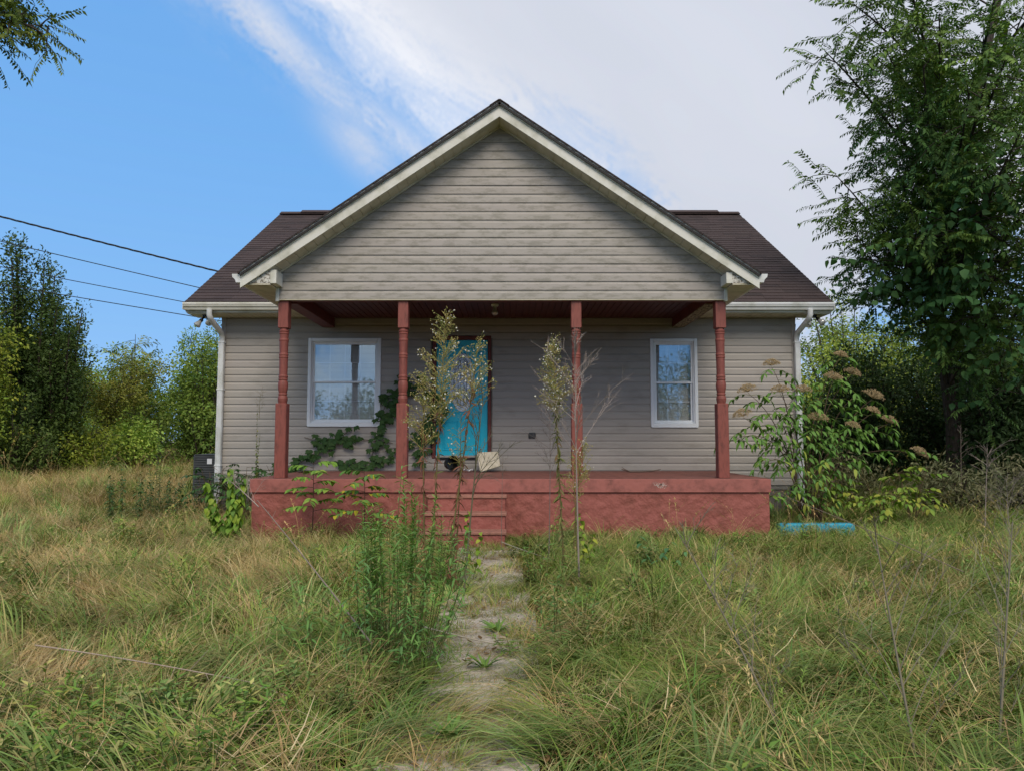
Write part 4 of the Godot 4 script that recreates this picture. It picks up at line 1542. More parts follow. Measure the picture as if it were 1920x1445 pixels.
func leafy_stems(called: String, label: String, cat: String, base: Vector3, stems: Array, leafL: float, leafW: float, cols: Array, per_m: float, most: int, P := {}) -> void:
	var o := thing(called, label, cat, base, P.get("group", ""))
	var bag := []
	for q in stems:
		var st := Shape.new()
		st.tint = P.get("stem", Color(0.12, 0.13, 0.05))
		var foot: Vector3 = q[0]
		var tip: Vector3 = q[1]
		var pts := curve3(foot, foot.lerp(tip, 0.5) + rv(P.get("wob", 0.03)), tip, 8)
		var r0: float = P.get("r", 0.004)
		var rad := []
		for i in 9:
			rad.append(lerpf(r0, r0 * 0.35, i / 8.0))
		st.tube(pts, rad, 5)
		build("stem", st, M.stem, o)
		var n := int(foot.distance_to(tip) * per_m)
		var f0: float = P.get("from", 0.15)
		for i in n:
			var f := lerpf(f0, 1.0, (i + rr(0.2, 0.8)) / n)
			var a := i * 2.4 + rr(-0.5, 0.5)
			var dirv := Vector3(cos(a), rr(P.get("lo", -0.3), P.get("hi", 0.7)), sin(a))
			bag.append(aim(at_frac(pts, f), dirv, rr(-0.4, 0.4), rr(0.65, 1.15) * lerpf(1.0, P.get("taper", 0.7), f)))
	# nearest first
	bag.sort_custom(func(x, y): return x.origin.z > y.origin.z)
	place_leaves(o, "leaf", bag, leaf_kinds(leafL, leafW, cols, P.get("droop", 0.3), 0.25, P.get("pw", 0.8)), most)

# ------------------------------------------------------------------ grass
func tuft(n: int, l0: float, l1: float, w: float, lean: float, bend: float, cols: Array, foot := 0.05, upright := 0.0) -> Shape:
	var s := Shape.new()
	for i in n:
		var L := rr(l0, l1)
		var az := rr(0, TAU)
		var dirh := Vector3(cos(az), 0, sin(az))
		# lean towards +x as if lodged by wind
		dirh = (dirh * (1.0 - lean) + Vector3.RIGHT * lean * 1.3).normalized()
		var th := rr(0.12, 0.65) * (1.0 - upright)
		var bd := bend * rr(0.5, 1.3)
		var p := Vector3(rr(-1, 1), 0, rr(-1, 1)) * foot
		p.y = -0.03
		var pts := []
		var sd := []
		var nr := []
		var side := dirh.cross(Vector3.UP).normalized()
		side = (side + dirh * rr(-0.5, 0.5)).normalized()
		var segs := 5
		s.tint = (cols[R.randi() % cols.size()] as Color) * rr(0.75, 1.25)
		for k in segs + 1:
			var u := float(k) / segs
			var t := th + bd * u * u
			var d := dirh * sin(t) + Vector3.UP * cos(t)
			if k > 0:
				p += d * (L / segs)
			if p.y < 0.015 and k > 1:
				p.y = rr(0.01, 0.03)
			pts.append(p)
			sd.append(side * (w * 0.5 * (1.0 - 0.9 * pow(u, 1.6)) * (0.8 + 0.4 * sin(PI * minf(u * 1.3, 1.0)))))
			var nn := side.cross(d).normalized()
			if nn.y < 0:
				nn = -nn
			nr.append((nn + Vector3.UP * 0.35).normalized())
		s.ribbon(pts, sd, nr)
	return s

func seed_head(n: int, h0: float, h1: float, cols: Array) -> Shape:
	var s := Shape.new()
	for i in n:
		var h := rr(h0, h1)
		var az := rr(0, TAU)
		var out := Vector3(cos(az), 0, sin(az))
		var p0 := out * 0.03
		var tip := out * h * rr(0.1, 0.55) + Vector3.UP * h
		var c: Color = (cols[R.randi() % cols.size()] as Color) * rr(0.85, 1.2)
		s.tint = c
		var pts := curve3(p0, p0 + Vector3.UP * h * 0.7, tip, 5)
		s.tube(pts, [0.0016, 0.0015, 0.0013, 0.0011, 0.001, 0.0008], 3, false)
		for k in 16:
			var f := rr(0.72, 1.0)
			var q := at_frac(pts, f)
			kite(s, aim(q, Vector3.UP + rv(0.8) + out * 0.5), rr(0.018, 0.04), rr(0.003, 0.006))
	return s

func thatch(n: int, cols: Array) -> Shape:
	# broken straws leaning and lying every way
	var s := Shape.new()
	for i in n:
		s.tint = (cols[R.randi() % cols.size()] as Color) * rr(0.7, 1.25)
		var a := rr(0, TAU)
		var el := rr(-0.15, 0.9) * rr(0.2, 1.0)
		var d := Vector3(cos(a) * cos(el), sin(el), sin(a) * cos(el))
		var L := rr(0.15, 0.55)
		var p := Vector3(rr(-0.2, 0.2), rr(0.03, 0.26), rr(-0.2, 0.2)) - d * L * 0.4
		p.y = maxf(p.y, 0.01)
		var kink := p + d * L * rr(0.4, 0.7)
		var e := kink + (d + rv(0.5)).normalized() * L * 0.5
		e.y = maxf(e.y, 0.01)
		var sd := d.cross(Vector3.UP).normalized() * rr(0.0012, 0.0028)
		s.ribbon([p, kink, e], [sd, sd * 0.9, sd * 0.3], [Vector3.UP, Vector3.UP, Vector3.UP])
	return s

func low_weed(n: int, r: float, h: float, L: float, W: float, cols: Array) -> Shape:
	var s := Shape.new()
	for i in n:
		var a := rr(0, TAU)
		var q := sqrt(R.randf()) * r
		var base := Vector3(cos(a) * q * 0.5, 0, sin(a) * q * 0.5)
		var tip := Vector3(cos(a) * q, h * rr(0.5, 1.1), sin(a) * q)
		s.tint = Color(0.10, 0.12, 0.05)
		var pts := curve3(base, base.lerp(tip, 0.5) + Vector3.UP * 0.05, tip, 4)
		s.tube(pts, [0.0025, 0.002, 0.0018, 0.0015, 0.001], 3, false)
		for k in 18:
			s.tint = (cols[R.randi() % cols.size()] as Color) * rr(0.75, 1.25)
			kite(s, aim(at_frac(pts, rr(0.2, 1.0)), Vector3(rr(-1, 1), rr(-0.2, 0.9), rr(-1, 1)), rr(-1, 1)), L * rr(0.6, 1.2), W * rr(0.7, 1.2))
	return s

var patch := FastNoiseLite.new()
var swirl := FastNoiseLite.new()
var hill := FastNoiseLite.new()
var clumps := FastNoiseLite.new()

func ground_y(x: float, z: float) -> float:
	var k := smoothstep(0.9, 2.4, absf(x + 0.25))
	var far := smoothstep(9.0, 30.0, Vector2(x, z + 6.0).length())
	return (hill.get_noise_2d(x, z) * 0.09 + 0.02) * k * smoothstep(0.0, 0.8, maxf(-z - 10.0, maxf(absf(x) - 4.3, 9.3 + z) * 0.6 + 0.3)) + far * hill.get_noise_2d(x * 0.2, z * 0.2) * 0.5 - 0.015 + smoothstep(9.5, 20.0, -z) * smoothstep(4.6, 7.0, absf(x)) * 0.42

func blocked(x: float, z: float) -> bool:
	if z < -9.97 and z > -12.5 and x > -3.58 and x < 3.54:
		return true
	if z <= -12.48 and z > -21.2 and x > -5.1 and x < 4.98:
		return true
	if z < -9.12 and z > -10.0 and x > -1.16 and x < -0.06:
		return true
	return false

func path_x(z: float) -> float:
	return -0.27 + 0.05 * sin(z * 0.9)

func path_open(x: float, z: float) -> float:
	# 1 on the trodden, bare part of the walk, falling off to the overgrown edges
	if z < -9.2:
		return 0.0
	var n := patch.get_noise_2d(x * 9.0, z * 9.0)
	var open := smoothstep(-8.9, -7.9, z) * (1.0 - smoothstep(-7.1, -6.6, z)) + smoothstep(-5.9, -5.2, z) * (1.0 - smoothstep(-3.75, -3.45, z)) + smoothstep(-3.35, -3.1, z) * 0.8
	var w := 0.15 * open + 0.14 * n - 0.03
	var c := 0.12 if z < -5.5 else (0.04 if z < -3.5 else 0.24)
	return 1.0 - smoothstep(w - 0.08, w + 0.10, absf(x - path_x(z) - c))

func make_grass() -> void:
	var green := [lin(0.163, 0.271, 0.052), lin(0.138, 0.245, 0.050), lin(0.212, 0.302, 0.060), lin(0.114, 0.214, 0.056), lin(0.305, 0.302, 0.111)]
	var mixed := [lin(0.187, 0.276, 0.060), lin(0.246, 0.297, 0.070), lin(0.414, 0.359, 0.161), lin(0.163, 0.250, 0.056), lin(0.326, 0.312, 0.111)]
	var tan_ := [lin(0.50, 0.385, 0.19), lin(0.43, 0.315, 0.14), lin(0.55, 0.45, 0.25), lin(0.36, 0.29, 0.115), lin(0.46, 0.32, 0.155)]
	var bluish := [lin(0.17, 0.25, 0.08), lin(0.20, 0.27, 0.085), lin(0.145, 0.225, 0.065), lin(0.30, 0.29, 0.12)]
	var sets := {
		"green": [tuft(54, 0.30, 0.66, 0.0068, 0.3, 1.9, green), tuft(54, 0.28, 0.62, 0.0064, 0.6, 2.3, green), tuft(46, 0.25, 0.55, 0.0082, 0.15, 1.5, green, 0.08), tuft(50, 0.38, 0.8, 0.007, 0.7, 2.4, bluish)],
		"mixed": [tuft(58, 0.30, 0.66, 0.005, 0.7, 2.4, mixed), tuft(58, 0.26, 0.6, 0.0048, 0.45, 2.0, mixed), tuft(54, 0.25, 0.55, 0.0045, 0.75, 2.6, mixed, 0.08)],
		"dry": [tuft(58, 0.30, 0.66, 0.0038, 0.75, 2.6, tan_, 0.08), tuft(60, 0.25, 0.55, 0.0036, 0.5, 2.3, tan_, 0.09), tuft(34, 0.3, 0.75, 0.004, 0.35, 1.6, tan_)],
		"short": [tuft(50, 0.10, 0.24, 0.005, 0.1, 1.3, green, 0.08), tuft(50, 0.10, 0.26, 0.0045, 0.3, 1.4, mixed, 0.08)],
		"seed": [seed_head(5, 0.45, 0.85, tan_), seed_head(4, 0.4, 0.7, mixed)],
		"thatch": [thatch(30, tan_), thatch(24, mixed)],
		"leafy": [low_weed(9, 0.16, 0.34, 0.055, 0.014, green), low_weed(8, 0.14, 0.28, 0.05, 0.02, bluish)],
	}
	var names := {
		"green": ["green_grass", "long green grass growing over the whole yard"],
		"mixed": ["matted_grass", "matted yellow green grass lying over in the yard"],
		"dry": ["dry_grass", "dead tan grass straw tangled through the yard"],
		"short": ["short_grass", "short grass along the walk and the porch foundation"],
		"seed": ["seeding_grass", "thin grass stalks with pale seed heads"],
		"thatch": ["broken_straw", "broken dead stems lying tangled over the long grass"],
		"leafy": ["leafy_weeds", "low narrow leaved green weeds among the grass"],
	}
	var xf := {}
	var co := {}
	for k in sets:
		xf[k] = []
		co[k] = []
		for i in sets[k].size():
			xf[k].append([])
			co[k].append([])
	# rings of cells: fine near the camera, coarser beyond
	var zones := [[-1.2, -5.0, 6.5, 0.115], [-5.0, -8.6, 9.0, 0.135], [-8.6, -13.5, 14.0, 0.16], [-13.5, -22.0, 22.0, 0.22], [-22.0, -42.0, 40.0, 0.36]]
	for zn in zones:
		var z: float = zn[0]
		while z > zn[1]:
			var x: float = -zn[2]
			while x < zn[2]:
				var px: float = x + rr(-0.6, 0.6) * zn[3]
				var pz: float = z + rr(-0.6, 0.6) * zn[3]
				x += zn[3]
				# what the yard shows nothing of, behind the house or far outside the view
				if blocked(px, pz) or absf(px) > 2.2 - pz * 0.95 or (pz < -13.5 and absf(px) < 4.6):
					continue
				var bare := path_open(px, pz)
				if R.randf() < bare * 1.02:
					continue
				var d := -pz
				var n1 := patch.get_noise_2d(px * 1.1, pz * 1.1)
				var n2 := patch.get_noise_2d(px * 4.0 + 90.0, pz * 4.0)
				var dry := 0.17 + n1 * 0.75 + n2 * 0.35
				if px < -0.8:
					dry += 0.30 * smoothstep(-3.5, -5.0, pz) + 0.14
				else:
					dry -= 0.13
				if px > 0.3 and pz < -8.4 and pz > -11:
					dry -= 0.45
				if d > 13.0:
					dry += 0.25 * signf(-px)
				var near_path := 1.0 - smoothstep(0.34, 0.75, absf(px - path_x(pz)))
				var kind := "mixed"
				var r := R.randf()
				if near_path > 0.55 and pz > -9.6:
					kind = "short" if r < (0.75 if absf(px - path_x(pz) - 0.1) < 0.34 else 0.3) else ("green" if r < 0.7 else ("mixed" if r < 0.9 else "dry"))
				elif px > 0.0 and pz < -9.1 and pz > -10.2 and px < 3.8:
					kind = "short" if r < 0.6 else "green"
				elif r < 0.10 + clampf(dry, 0.0, 1.0) * 0.72:
					kind = "dry"
				elif r < 0.46 + clampf(dry, 0, 1) * 0.45:
					kind = "mixed"
				else:
					kind = "green"
				if px < -1.1 and pz > -3.9 and R.randf() < 0.30 + 0.25 * n2:
					kind = "leafy"
				elif R.randf() < 0.035:
					kind = "leafy"
				elif R.randf() < 0.05 and near_path < 0.4:
					kind = "seed"
				elif R.randf() < 0.13 + 0.2 * clampf(dry, 0.0, 0.5) and near_path < 0.5:
					kind = "thatch"
				var i: int = R.randi() % sets[kind].size()
				var dirn := swirl.get_noise_2d(px * 1.0, pz * 1.0) * 5.0 + rr(-1.0, 1.0) + (0.3 if px > 0 else 2.4)
				var sc: float = rr(0.5, 1.05) * (0.86 + 0.34 * patch.get_noise_2d(px * 2.0 + 40.0, pz * 2.0 - 20.0))
				var wide: float = sc * lerpf(1.35, 2.3, smoothstep(9.0, 30.0, d))
				if near_path > 0.0 and kind != "short":
					sc *= lerpf(1.0, 0.6, near_path)
				if d > 10.0 and absf(px) > 4.2:
					sc *= lerpf(1.0, 1.45, smoothstep(10.0, 14.0, d))
				var b := Basis(Vector3.UP, dirn) * Basis.from_scale(Vector3(wide, sc, wide))
				xf[kind][i].append(Transform3D(b, Vector3(px, ground_y(px, pz), pz)))
				var v := rr(0.78, 1.38) * (1.0 + 0.3 * n2)
				co[kind][i].append(Color(v * rr(0.95, 1.08), v, v * rr(0.9, 1.05)))
			z -= zn[3]
	for k in sets:
		var o := Node3D.new()
		o.name = numbered(names[k][0])
		add_child(o, true)
		o.set_meta("kind", "stuff")
		o.set_meta("label", names[k][1])
		for i in sets[k].size():
			if xf[k][i].size():
				many("blades", sets[k][i].mesh(), M.blade, xf[k][i], co[k][i], o)
	# straw litter lying on the walk
	var lt := Shape.new()
	for i in 26:
		s_straw(lt, tan_)
	var lx := []
	var lc := []
	for i in 260:
		var z := rr(-9.1, -1.2)
		var x := path_x(z) + rr(-0.6, 0.7)
		if patch.get_noise_2d(x * 6.0, z * 6.0 + 31.0) < -0.12:
			continue
		lx.append(Transform3D(Basis(Vector3.UP, rr(0, TAU)), Vector3(x, 0.024, z)))
		var v := rr(0.6, 1.0)
		lc.append(Color(v, v * 0.9, v * 0.8))
	var so := Node3D.new()
	so.name = "straw_litter"
	add_child(so, true)
	so.set_meta("kind", "stuff")
	so.set_meta("label", "brown dead grass litter scattered over the concrete walk")
	many("straw", lt.mesh(), M.blade, lx, lc, so)

func make_pebbles() -> void:
	var sh := Shape.new()
	sh.lathe([Vector2(0.0, -0.5), Vector2(0.42, -0.3), Vector2(0.52, 0.05), Vector2(0.3, 0.42), Vector2(0.0, 0.5)], Transform3D(), 6)
	var px := []
	var pc := []
	for i in 700:
		var z := rr(-9.0, -1.2)
		var x := path_x(z) + rr(-0.34, 0.40)
		var r := rr(0.004, 0.011) * (2.0 if R.randf() < 0.05 else 1.0)
		px.append(Transform3D(Basis(rv().normalized(), rr(0, 3)) * Basis.from_scale(Vector3(r * rr(0.8, 1.5), r * 0.7, r)), Vector3(x, 0.014, z)))
		var v := rr(0.12, 0.45)
		pc.append(Color(v, v * 0.93, v * 0.82))
	# curled dead leaves
	var lf := Shape.new()
	leaf(lf, Transform3D(), 0.05, 0.028, -0.35, 0.5, 0.7, 4)
	var lx := []
	var lc := []
	for i in 150:
		var z := rr(-9.0, -1.4)
		lx.append(Transform3D(Basis(Vector3.UP, rr(0, TAU)) * Basis(Vector3.RIGHT, rr(-0.3, 0.3)), Vector3(path_x(z) + rr(-0.6, 0.6), 0.022, z)))
		var v := rr(0.5, 1.1)
		lc.append(Color(0.24, 0.15, 0.07) * v)
	var o := Node3D.new()
	o.name = "path_debris"
	add_child(o, true)
	o.set_meta("kind", "stuff")
	o.set_meta("label", "grit and curled dead leaves scattered over the walk")
	many("pebbles", sh.mesh(), M.stem, px, pc, o)
	many("fallen_leaves", lf.mesh(), M.leaf, lx, lc, o)

func s_straw(s: Shape, cols: Array) -> void:
	var a := rr(0, TAU)
	var L := rr(0.03, 0.14)
	var p := Vector3(rr(-0.12, 0.12), rr(0, 0.012), rr(-0.12, 0.12))
	var d := Vector3(cos(a), 0, sin(a))
	var e := Vector3(-d.z, 0, d.x) * rr(0.0008, 0.0022)
	s.tint = (cols[R.randi() % cols.size()] as Color) * rr(0.6, 1.1)
	s.ribbon([p, p + d * L * 0.5 + Vector3.UP * rr(0, 0.012), p + d * L + e * 8.0], [e, e, e * 0.5], [Vector3.UP, Vector3.UP, Vector3.UP])

func make_ground() -> void:
	var s := Shape.new()
	var xs := []
	var zs := []
	for i in 61:
		xs.append(-15.0 + i * 0.5)
	for q in [20, 30, 45, 70, 120, 250]:
		xs.append(float(q))
		xs.push_front(float(-q))
	for i in 90:
		zs.append(14.0 - i * 0.5)
	for q in [-38, -48, -65, -100, -160, -260]:
		zs.append(float(q))
	zs.push_front(40.0)
	zs.push_front(120.0)
	for z in zs:
		for x in xs:
			var y := ground_y(x, z) - 0.02
			s.add(Vector3(x, y, z), Vector3(ground_y(x - 0.3, z) - ground_y(x + 0.3, z), 0.6, ground_y(x, z - 0.3) - ground_y(x, z + 0.3)).normalized())
	var w := xs.size()
	for j in zs.size() - 1:
		for i in w - 1:
			var a := j * w + i
			s.face(a, a + w, a + w + 1)
			s.face(a, a + w + 1, a + 1)
	struct("ground", s, M.soil, "brown soil and thatch under the long grass")
	# the walk: worn concrete slabs from the steps towards the camera
	var z := -9.1
	var root := Node3D.new()
	root.name = "path"
	add_child(root, true)
	root.set_meta("kind", "structure")
	root.set_meta("label", "cracked concrete walk half buried in grass")
	while z < -0.8:
		var L := rr(0.95, 1.25)
		var p := Shape.new()
		p.tint = grey(rr(0.9, 1.05))
		var hz := L - 0.018
		var cx := path_x(z + L / 2) + 0.02
		# each slab broken by a crack
		var ck := rr(0.3, 0.7)
		var x0 := cx - 0.36
		var x1 := cx + 0.38
		var e0 := z + hz * (1.0 - ck) + rr(-0.08, 0.08)
		var e1 := z + hz * (1.0 - ck) + rr(-0.08, 0.08)
		var tilt := rr(-0.006, 0.006)
		for q in [[[x0, z], [x1, z], [x1, e1 - 0.006], [x0, e0 - 0.006]], [[x0, e0 + 0.006], [x1, e1 + 0.006], [x1, z + hz], [x0, z + hz]]]:
			var top := []
			for c in q:
				top.append(Vector3(c[0], 0.012 + tilt * signf(c[0] - cx) + rr(-0.003, 0.003), c[1]))
			p.poly(top, Vector3.UP)
			for i in 4:
				var a: Vector3 = top[i]
				var b: Vector3 = top[(i + 1) % 4]
				p.poly([a, b, b + Vector3.DOWN * 0.09, a + Vector3.DOWN * 0.09], (b - a).cross(Vector3.UP))
		build("path_slab", p, M.concrete, root)
		z += L

# ------------------------------------------------------------------ planting
func planting() -> void:
	var yg := [lin(0.270, 0.365, 0.047), lin(0.203, 0.324, 0.041), lin(0.365, 0.405, 0.054), lin(0.149, 0.257, 0.041)]
	var mg := [lin(0.115, 0.230, 0.054), lin(0.095, 0.196, 0.047), lin(0.149, 0.270, 0.061)]
	var dg := [lin(0.047, 0.101, 0.030), lin(0.038, 0.081, 0.027), lin(0.068, 0.128, 0.034)]
	# Virginia creeper on the front wall
	creeper(dg)
	# dark low shrubs along the foundation, left of the porch
	var i := 0
	for q in [[-4.95, -12.0, 0.55, "left of three low dark compound leaved shrubs, at the downspout"], [-4.35, -11.8, 0.62, "middle of three low dark compound leaved shrubs by the wall"], [-3.72, -11.9, 0.68, "right of three low dark compound leaved shrubs, against the porch post"]]:
		bushlet("foundation_shrub", q[3], "shrub", Vector3(q[0], 0.0, q[1]), 9, q[2] + 0.35, 0.42, 0.30, 4, leaf_kinds(0.085, 0.038, [lin(0.061, 0.135, 0.047), lin(0.047, 0.108, 0.041), lin(0.081, 0.162, 0.054)], 0.3), 110, "low shrubs against the wall")
		i += 1
	for q in [[-5.55, -11.9, 0.8, "leafy green weed clump hiding the foot of the air conditioner"], [-6.05, -11.4, 0.95, "leafy weed clump left of the air conditioner"]]:
		leafy_stems("corner_weed", q[3], "weed", Vector3(q[0], 0, q[1]), stems_ring(16, 0.34, q[2], 0.75, 1.2), 0.10, 0.032, [lin(0.075, 0.15, 0.05), lin(0.06, 0.125, 0.045), lin(0.095, 0.18, 0.055)], 42, 90, {"lo": -0.6, "hi": 0.7, "from": 0.2})
	leafy_stems("corner_weed", "slim dark weed standing in the grass left of the house", "weed", Vector3(-5.5, 0, -11.2), [[Vector3(0, 0, 0), Vector3(0.02, 1.75, 0)], [Vector3(0.05, 0, 0), Vector3(0.1, 1.3, 0.05)], [Vector3(-0.05, 0, 0), Vector3(-0.12, 1.1, 0)]], 0.07, 0.02, [lin(0.06, 0.11, 0.04), lin(0.045, 0.09, 0.035)], 55, 60, {"lo": -0.3, "hi": 0.9, "from": 0.1})
	# thin leafy vine left of the porch
	leafy_stems("climbing_weed", "thin tall weed with yellowing leaves against the left wall", "weed", Vector3(-4.13, 0, -11.75), [[Vector3(0.02, 0, 0), Vector3(-0.03, 1.85, 0)], [Vector3(-0.03, 0, 0.03), Vector3(0.03, 1.45, 0.02)]], 0.07, 0.035, [lin(0.162, 0.203, 0.054), lin(0.324, 0.297, 0.081), lin(0.121, 0.176, 0.047)], 40, 120, {"lo": -1.2, "hi": 0.0, "taper": 0.4})
	dead_weed("wispy_weed", "wispy pale seed top above the thin weed by the left wall", Vector3(-4.12, 1.75, -11.74), Vector3(0.02, 0.42, 0), 0.16, 16, 0.1, {"col": Color(0.22, 0.19, 0.12), "r": 0.004})
	# bush with large ovate leaves before the left end of the porch
	leafy_stems("broadleaf_bush", "bright bush with large ovate leaves at the left porch corner", "bush", Vector3(-3.62, 0, -9.35), [[Vector3(0, 0, 0), Vector3(-0.02, 1.0, 0)], [Vector3(0, 0, 0), Vector3(-0.30, 0.82, 0.08)], [Vector3(0.02, 0, 0), Vector3(0.2, 0.9, 0.05)], [Vector3(0.02, 0, 0), Vector3(0.12, 0.62, 0.2)], [Vector3(0, 0, 0), Vector3(-0.16, 0.55, 0.22)], [Vector3(0, 0, 0), Vector3(0.22, 0.42, 0.2)], [Vector3(0, 0, 0), Vector3(-0.25, 0.5, 0.15)]], 0.135, 0.088, [lin(0.176, 0.311, 0.047), lin(0.121, 0.230, 0.041), lin(0.284, 0.392, 0.054), lin(0.216, 0.351, 0.047)], 44, 230, {"lo": -1.6, "hi": -0.5, "from": 0.25, "taper": 0.95, "pw": 0.6, "r": 0.006})
	# saplings before the porch
	sapling("sapling with tiered sprays of oval leaves, left of the second post", Vector3(-2.60, 0, -9.45), 1.06, 13, [lin(0.189, 0.338, 0.061), lin(0.149, 0.284, 0.054), lin(0.270, 0.378, 0.068)])
	sapling("sapling with oval leaves and a few yellow ones, beside the second post", Vector3(-1.92, 0, -9.4), 0.95, 12, [lin(0.135, 0.270, 0.068), lin(0.176, 0.297, 0.061), lin(0.459, 0.405, 0.041)])
	# goldenrod clump in the middle
	var st := []
	for k in 34:
		var a := rr(0, TAU)
		var q := sqrt(R.randf())
		var foot := Vector3(cos(a) * 0.44 * q, 0, sin(a) * 0.3 * q)
		var hh := lerpf(1.18, 0.6, q) * rr(0.85, 1.06) * (1.0 if cos(a) > -0.3 else 0.82)
		st.append([foot, foot * rr(1.1, 1.9) + Vector3(rr(-0.05, 0.05) + 0.03, hh, rr(-0.05, 0.05))])
	leafy_stems("goldenrod_clump", "dense clump of green narrow leaved goldenrod left of the walk", "weed", Vector3(-0.74, 0, -4.3), st, 0.085, 0.0155, [lin(0.146, 0.284, 0.078), lin(0.117, 0.235, 0.078), lin(0.186, 0.334, 0.088)], 62, 290, {"lo": -0.5, "hi": 0.75, "taper": 0.7, "from": 0.12, "r": 0.0035})
	leafy_stems("feathery_weed", "bright feathery topped weed rising out of the goldenrod clump", "weed", Vector3(-0.66, 0, -4.45), stems_ring(26, 0.17, 1.16, 0.72, 2.1), 0.07, 0.014, [lin(0.189, 0.338, 0.068), lin(0.149, 0.284, 0.068), lin(0.230, 0.365, 0.081)], 90, 200, {"lo": 0.1, "hi": 1.4, "taper": 0.6, "from": 0.48, "r": 0.003})
	leafy_stems("goldenrod_clump", "narrow leaved goldenrod stalks right of the walk", "weed", Vector3(0.36, 0, -4.75), stems_ring(7, 0.13, 0.66, 0.6), 0.09, 0.017, [lin(0.115, 0.223, 0.061), lin(0.088, 0.176, 0.054), lin(0.149, 0.257, 0.068)], 52, 170, {"lo": -0.2, "hi": 0.7, "taper": 0.7, "from": 0.1, "r": 0.0035})
	leafy_stems("goldenrod_clump", "small leafy weed clump before the right end of the steps", "weed", Vector3(0.30, 0, -6.6), stems_ring(9, 0.22, 0.5, 0.6), 0.08, 0.018, [lin(0.135, 0.257, 0.061), lin(0.108, 0.216, 0.054), lin(0.176, 0.297, 0.068)], 46, 120, {"lo": -0.1, "hi": 0.8, "taper": 0.8, "from": 0.1})
	leafy_stems("goldenrod_clump", "leafy green stalks behind the tall clump, before the steps", "weed", Vector3(-0.72, 0, -6.6), stems_ring(12, 0.25, 0.8, 0.7), 0.08, 0.014, [lin(0.115, 0.209, 0.061), lin(0.088, 0.169, 0.054), lin(0.135, 0.230, 0.068)], 56, 150, {"lo": -0.4, "hi": 0.7, "taper": 0.7, "from": 0.1})
	# bright seedlings
	for q in [[Vector3(0.71, 0, -7.3), 0.62, "bright lime seedling with broad leaves right of the grey dead stalk"], [Vector3(-0.40, 0, -7.0), 0.68, "lime green seedling twining up beside the steps"]]:
		leafy_stems("lime_seedling", q[2], "seedling", q[0], [[Vector3(0, 0, 0), Vector3(-0.03, q[1], 0)], [Vector3(0.02, 0, 0), Vector3(0.1, q[1] * 0.7, 0.03)]], 0.085, 0.06, yg, 26, 60, {"lo": -1.3, "hi": -0.2, "from": 0.25, "taper": 0.9, "pw": 0.6, "group": "lime seedlings"})
	leafy_stems("pokeweed_seedling", "blue green seedling with oval leaves in the grass before the porch", "seedling", Vector3(1.35, 0, -7.1), [[Vector3(0, 0, 0), Vector3(-0.12, 0.42, 0)], [Vector3(0, 0, 0), Vector3(0.2, 0.38, 0.05)], [Vector3(0.1, 0, 0), Vector3(0.35, 0.3, 0.05)]], 0.12, 0.06, [lin(0.095, 0.230, 0.101), lin(0.121, 0.270, 0.108), lin(0.081, 0.189, 0.081)], 22, 60, {"lo": -0.9, "hi": 0.1, "from": 0.35, "pw": 0.65})
	leafy_stems("lime_seedling", "yellowing low seedling in the grass at the bottom edge", "seedling", Vector3(1.02, 0, -3.15), [[Vector3(0, 0, 0), Vector3(-0.06, 0.16, 0)], [Vector3(0, 0, 0), Vector3(0.07, 0.14, 0.05)]], 0.06, 0.05, [lin(0.203, 0.270, 0.041), lin(0.405, 0.378, 0.054), lin(0.149, 0.230, 0.041)], 60, 24, {"lo": -1.2, "hi": 0.2, "pw": 0.6, "group": "lime seedlings"})
	# plantains and seedlings growing in the walk
	for q in [[Vector3(-0.10, 0.01, -5.15), "flat plantain rosette in the walk under the fallen stalk"], [Vector3(-0.16, 0.01, -4.35), "plantain rosette growing in the middle of the walk"], [Vector3(-0.28, 0.01, -3.35), "dark leafy rosette at the near end of the walk"]]:
		rosette(q[1], q[0])
	# tall weeds gone to seed
	var wl := [lin(0.216, 0.101, 0.068), lin(0.162, 0.081, 0.054), lin(0.270, 0.176, 0.081), lin(0.135, 0.176, 0.054)]
	horseweed("tallest seeding horseweed with white tufts, before the teal door", Vector3(-0.66, 0, -6.45), [[Vector3(-0.06, 0, 0), Vector3(0.06, 2.50, 0), 0.58, 1.0], [Vector3(0.06, 0, 0.05), Vector3(0.36, 2.26, 0.02), 0.70, 0.75], [Vector3(-0.1, 0, 0.04), Vector3(-0.13, 1.95, 0.05), 0.62, 0.7], [Vector3(0.14, 0, -0.06), Vector3(0.2, 1.55, -0.05), 0.66, 0.45]], {"width": 0.36, "branches": 30.0, "leafcols": wl, "most": 90, "pale": 0.09})
	horseweed("seeding horseweed with a narrow top, left of the third post", Vector3(0.50, 0, -6.95), [[Vector3(0.0, 0, 0), Vector3(-0.1, 2.33, 0), 0.66, 1.0]], {"width": 0.25, "branches": 40.0, "leafcols": [lin(0.189, 0.203, 0.068), lin(0.243, 0.149, 0.081), lin(0.135, 0.162, 0.054), lin(0.270, 0.230, 0.095)], "leaves": 70.0, "most": 90, "thick": 1.15})
	horseweed("short pale green seeding weed in front of the third post", Vector3(0.66, 0, -7.9), [[Vector3(0.0, 0, 0), Vector3(0.12, 1.35, 0), 0.62, 1.0], [Vector3(0.05, 0, 0), Vector3(0.02, 1.1, 0), 0.6, 0.8]], {"width": 0.24, "branches": 26.0, "leafcols": [lin(0.270, 0.297, 0.068), lin(0.216, 0.257, 0.068)], "leaves": 14.0, "most": 20, "pale": 0.05})
	# bare dead weeds
	dead_weed("dead_weed", "tall grey dead weed forking before the third porch post", Vector3(0.60, 0, -6.5), Vector3(-0.03, 2.26, 0), 0.55, 24, 0.52, {"r": 0.010, "subs": 8, "col": Color(0.30, 0.25, 0.22)})
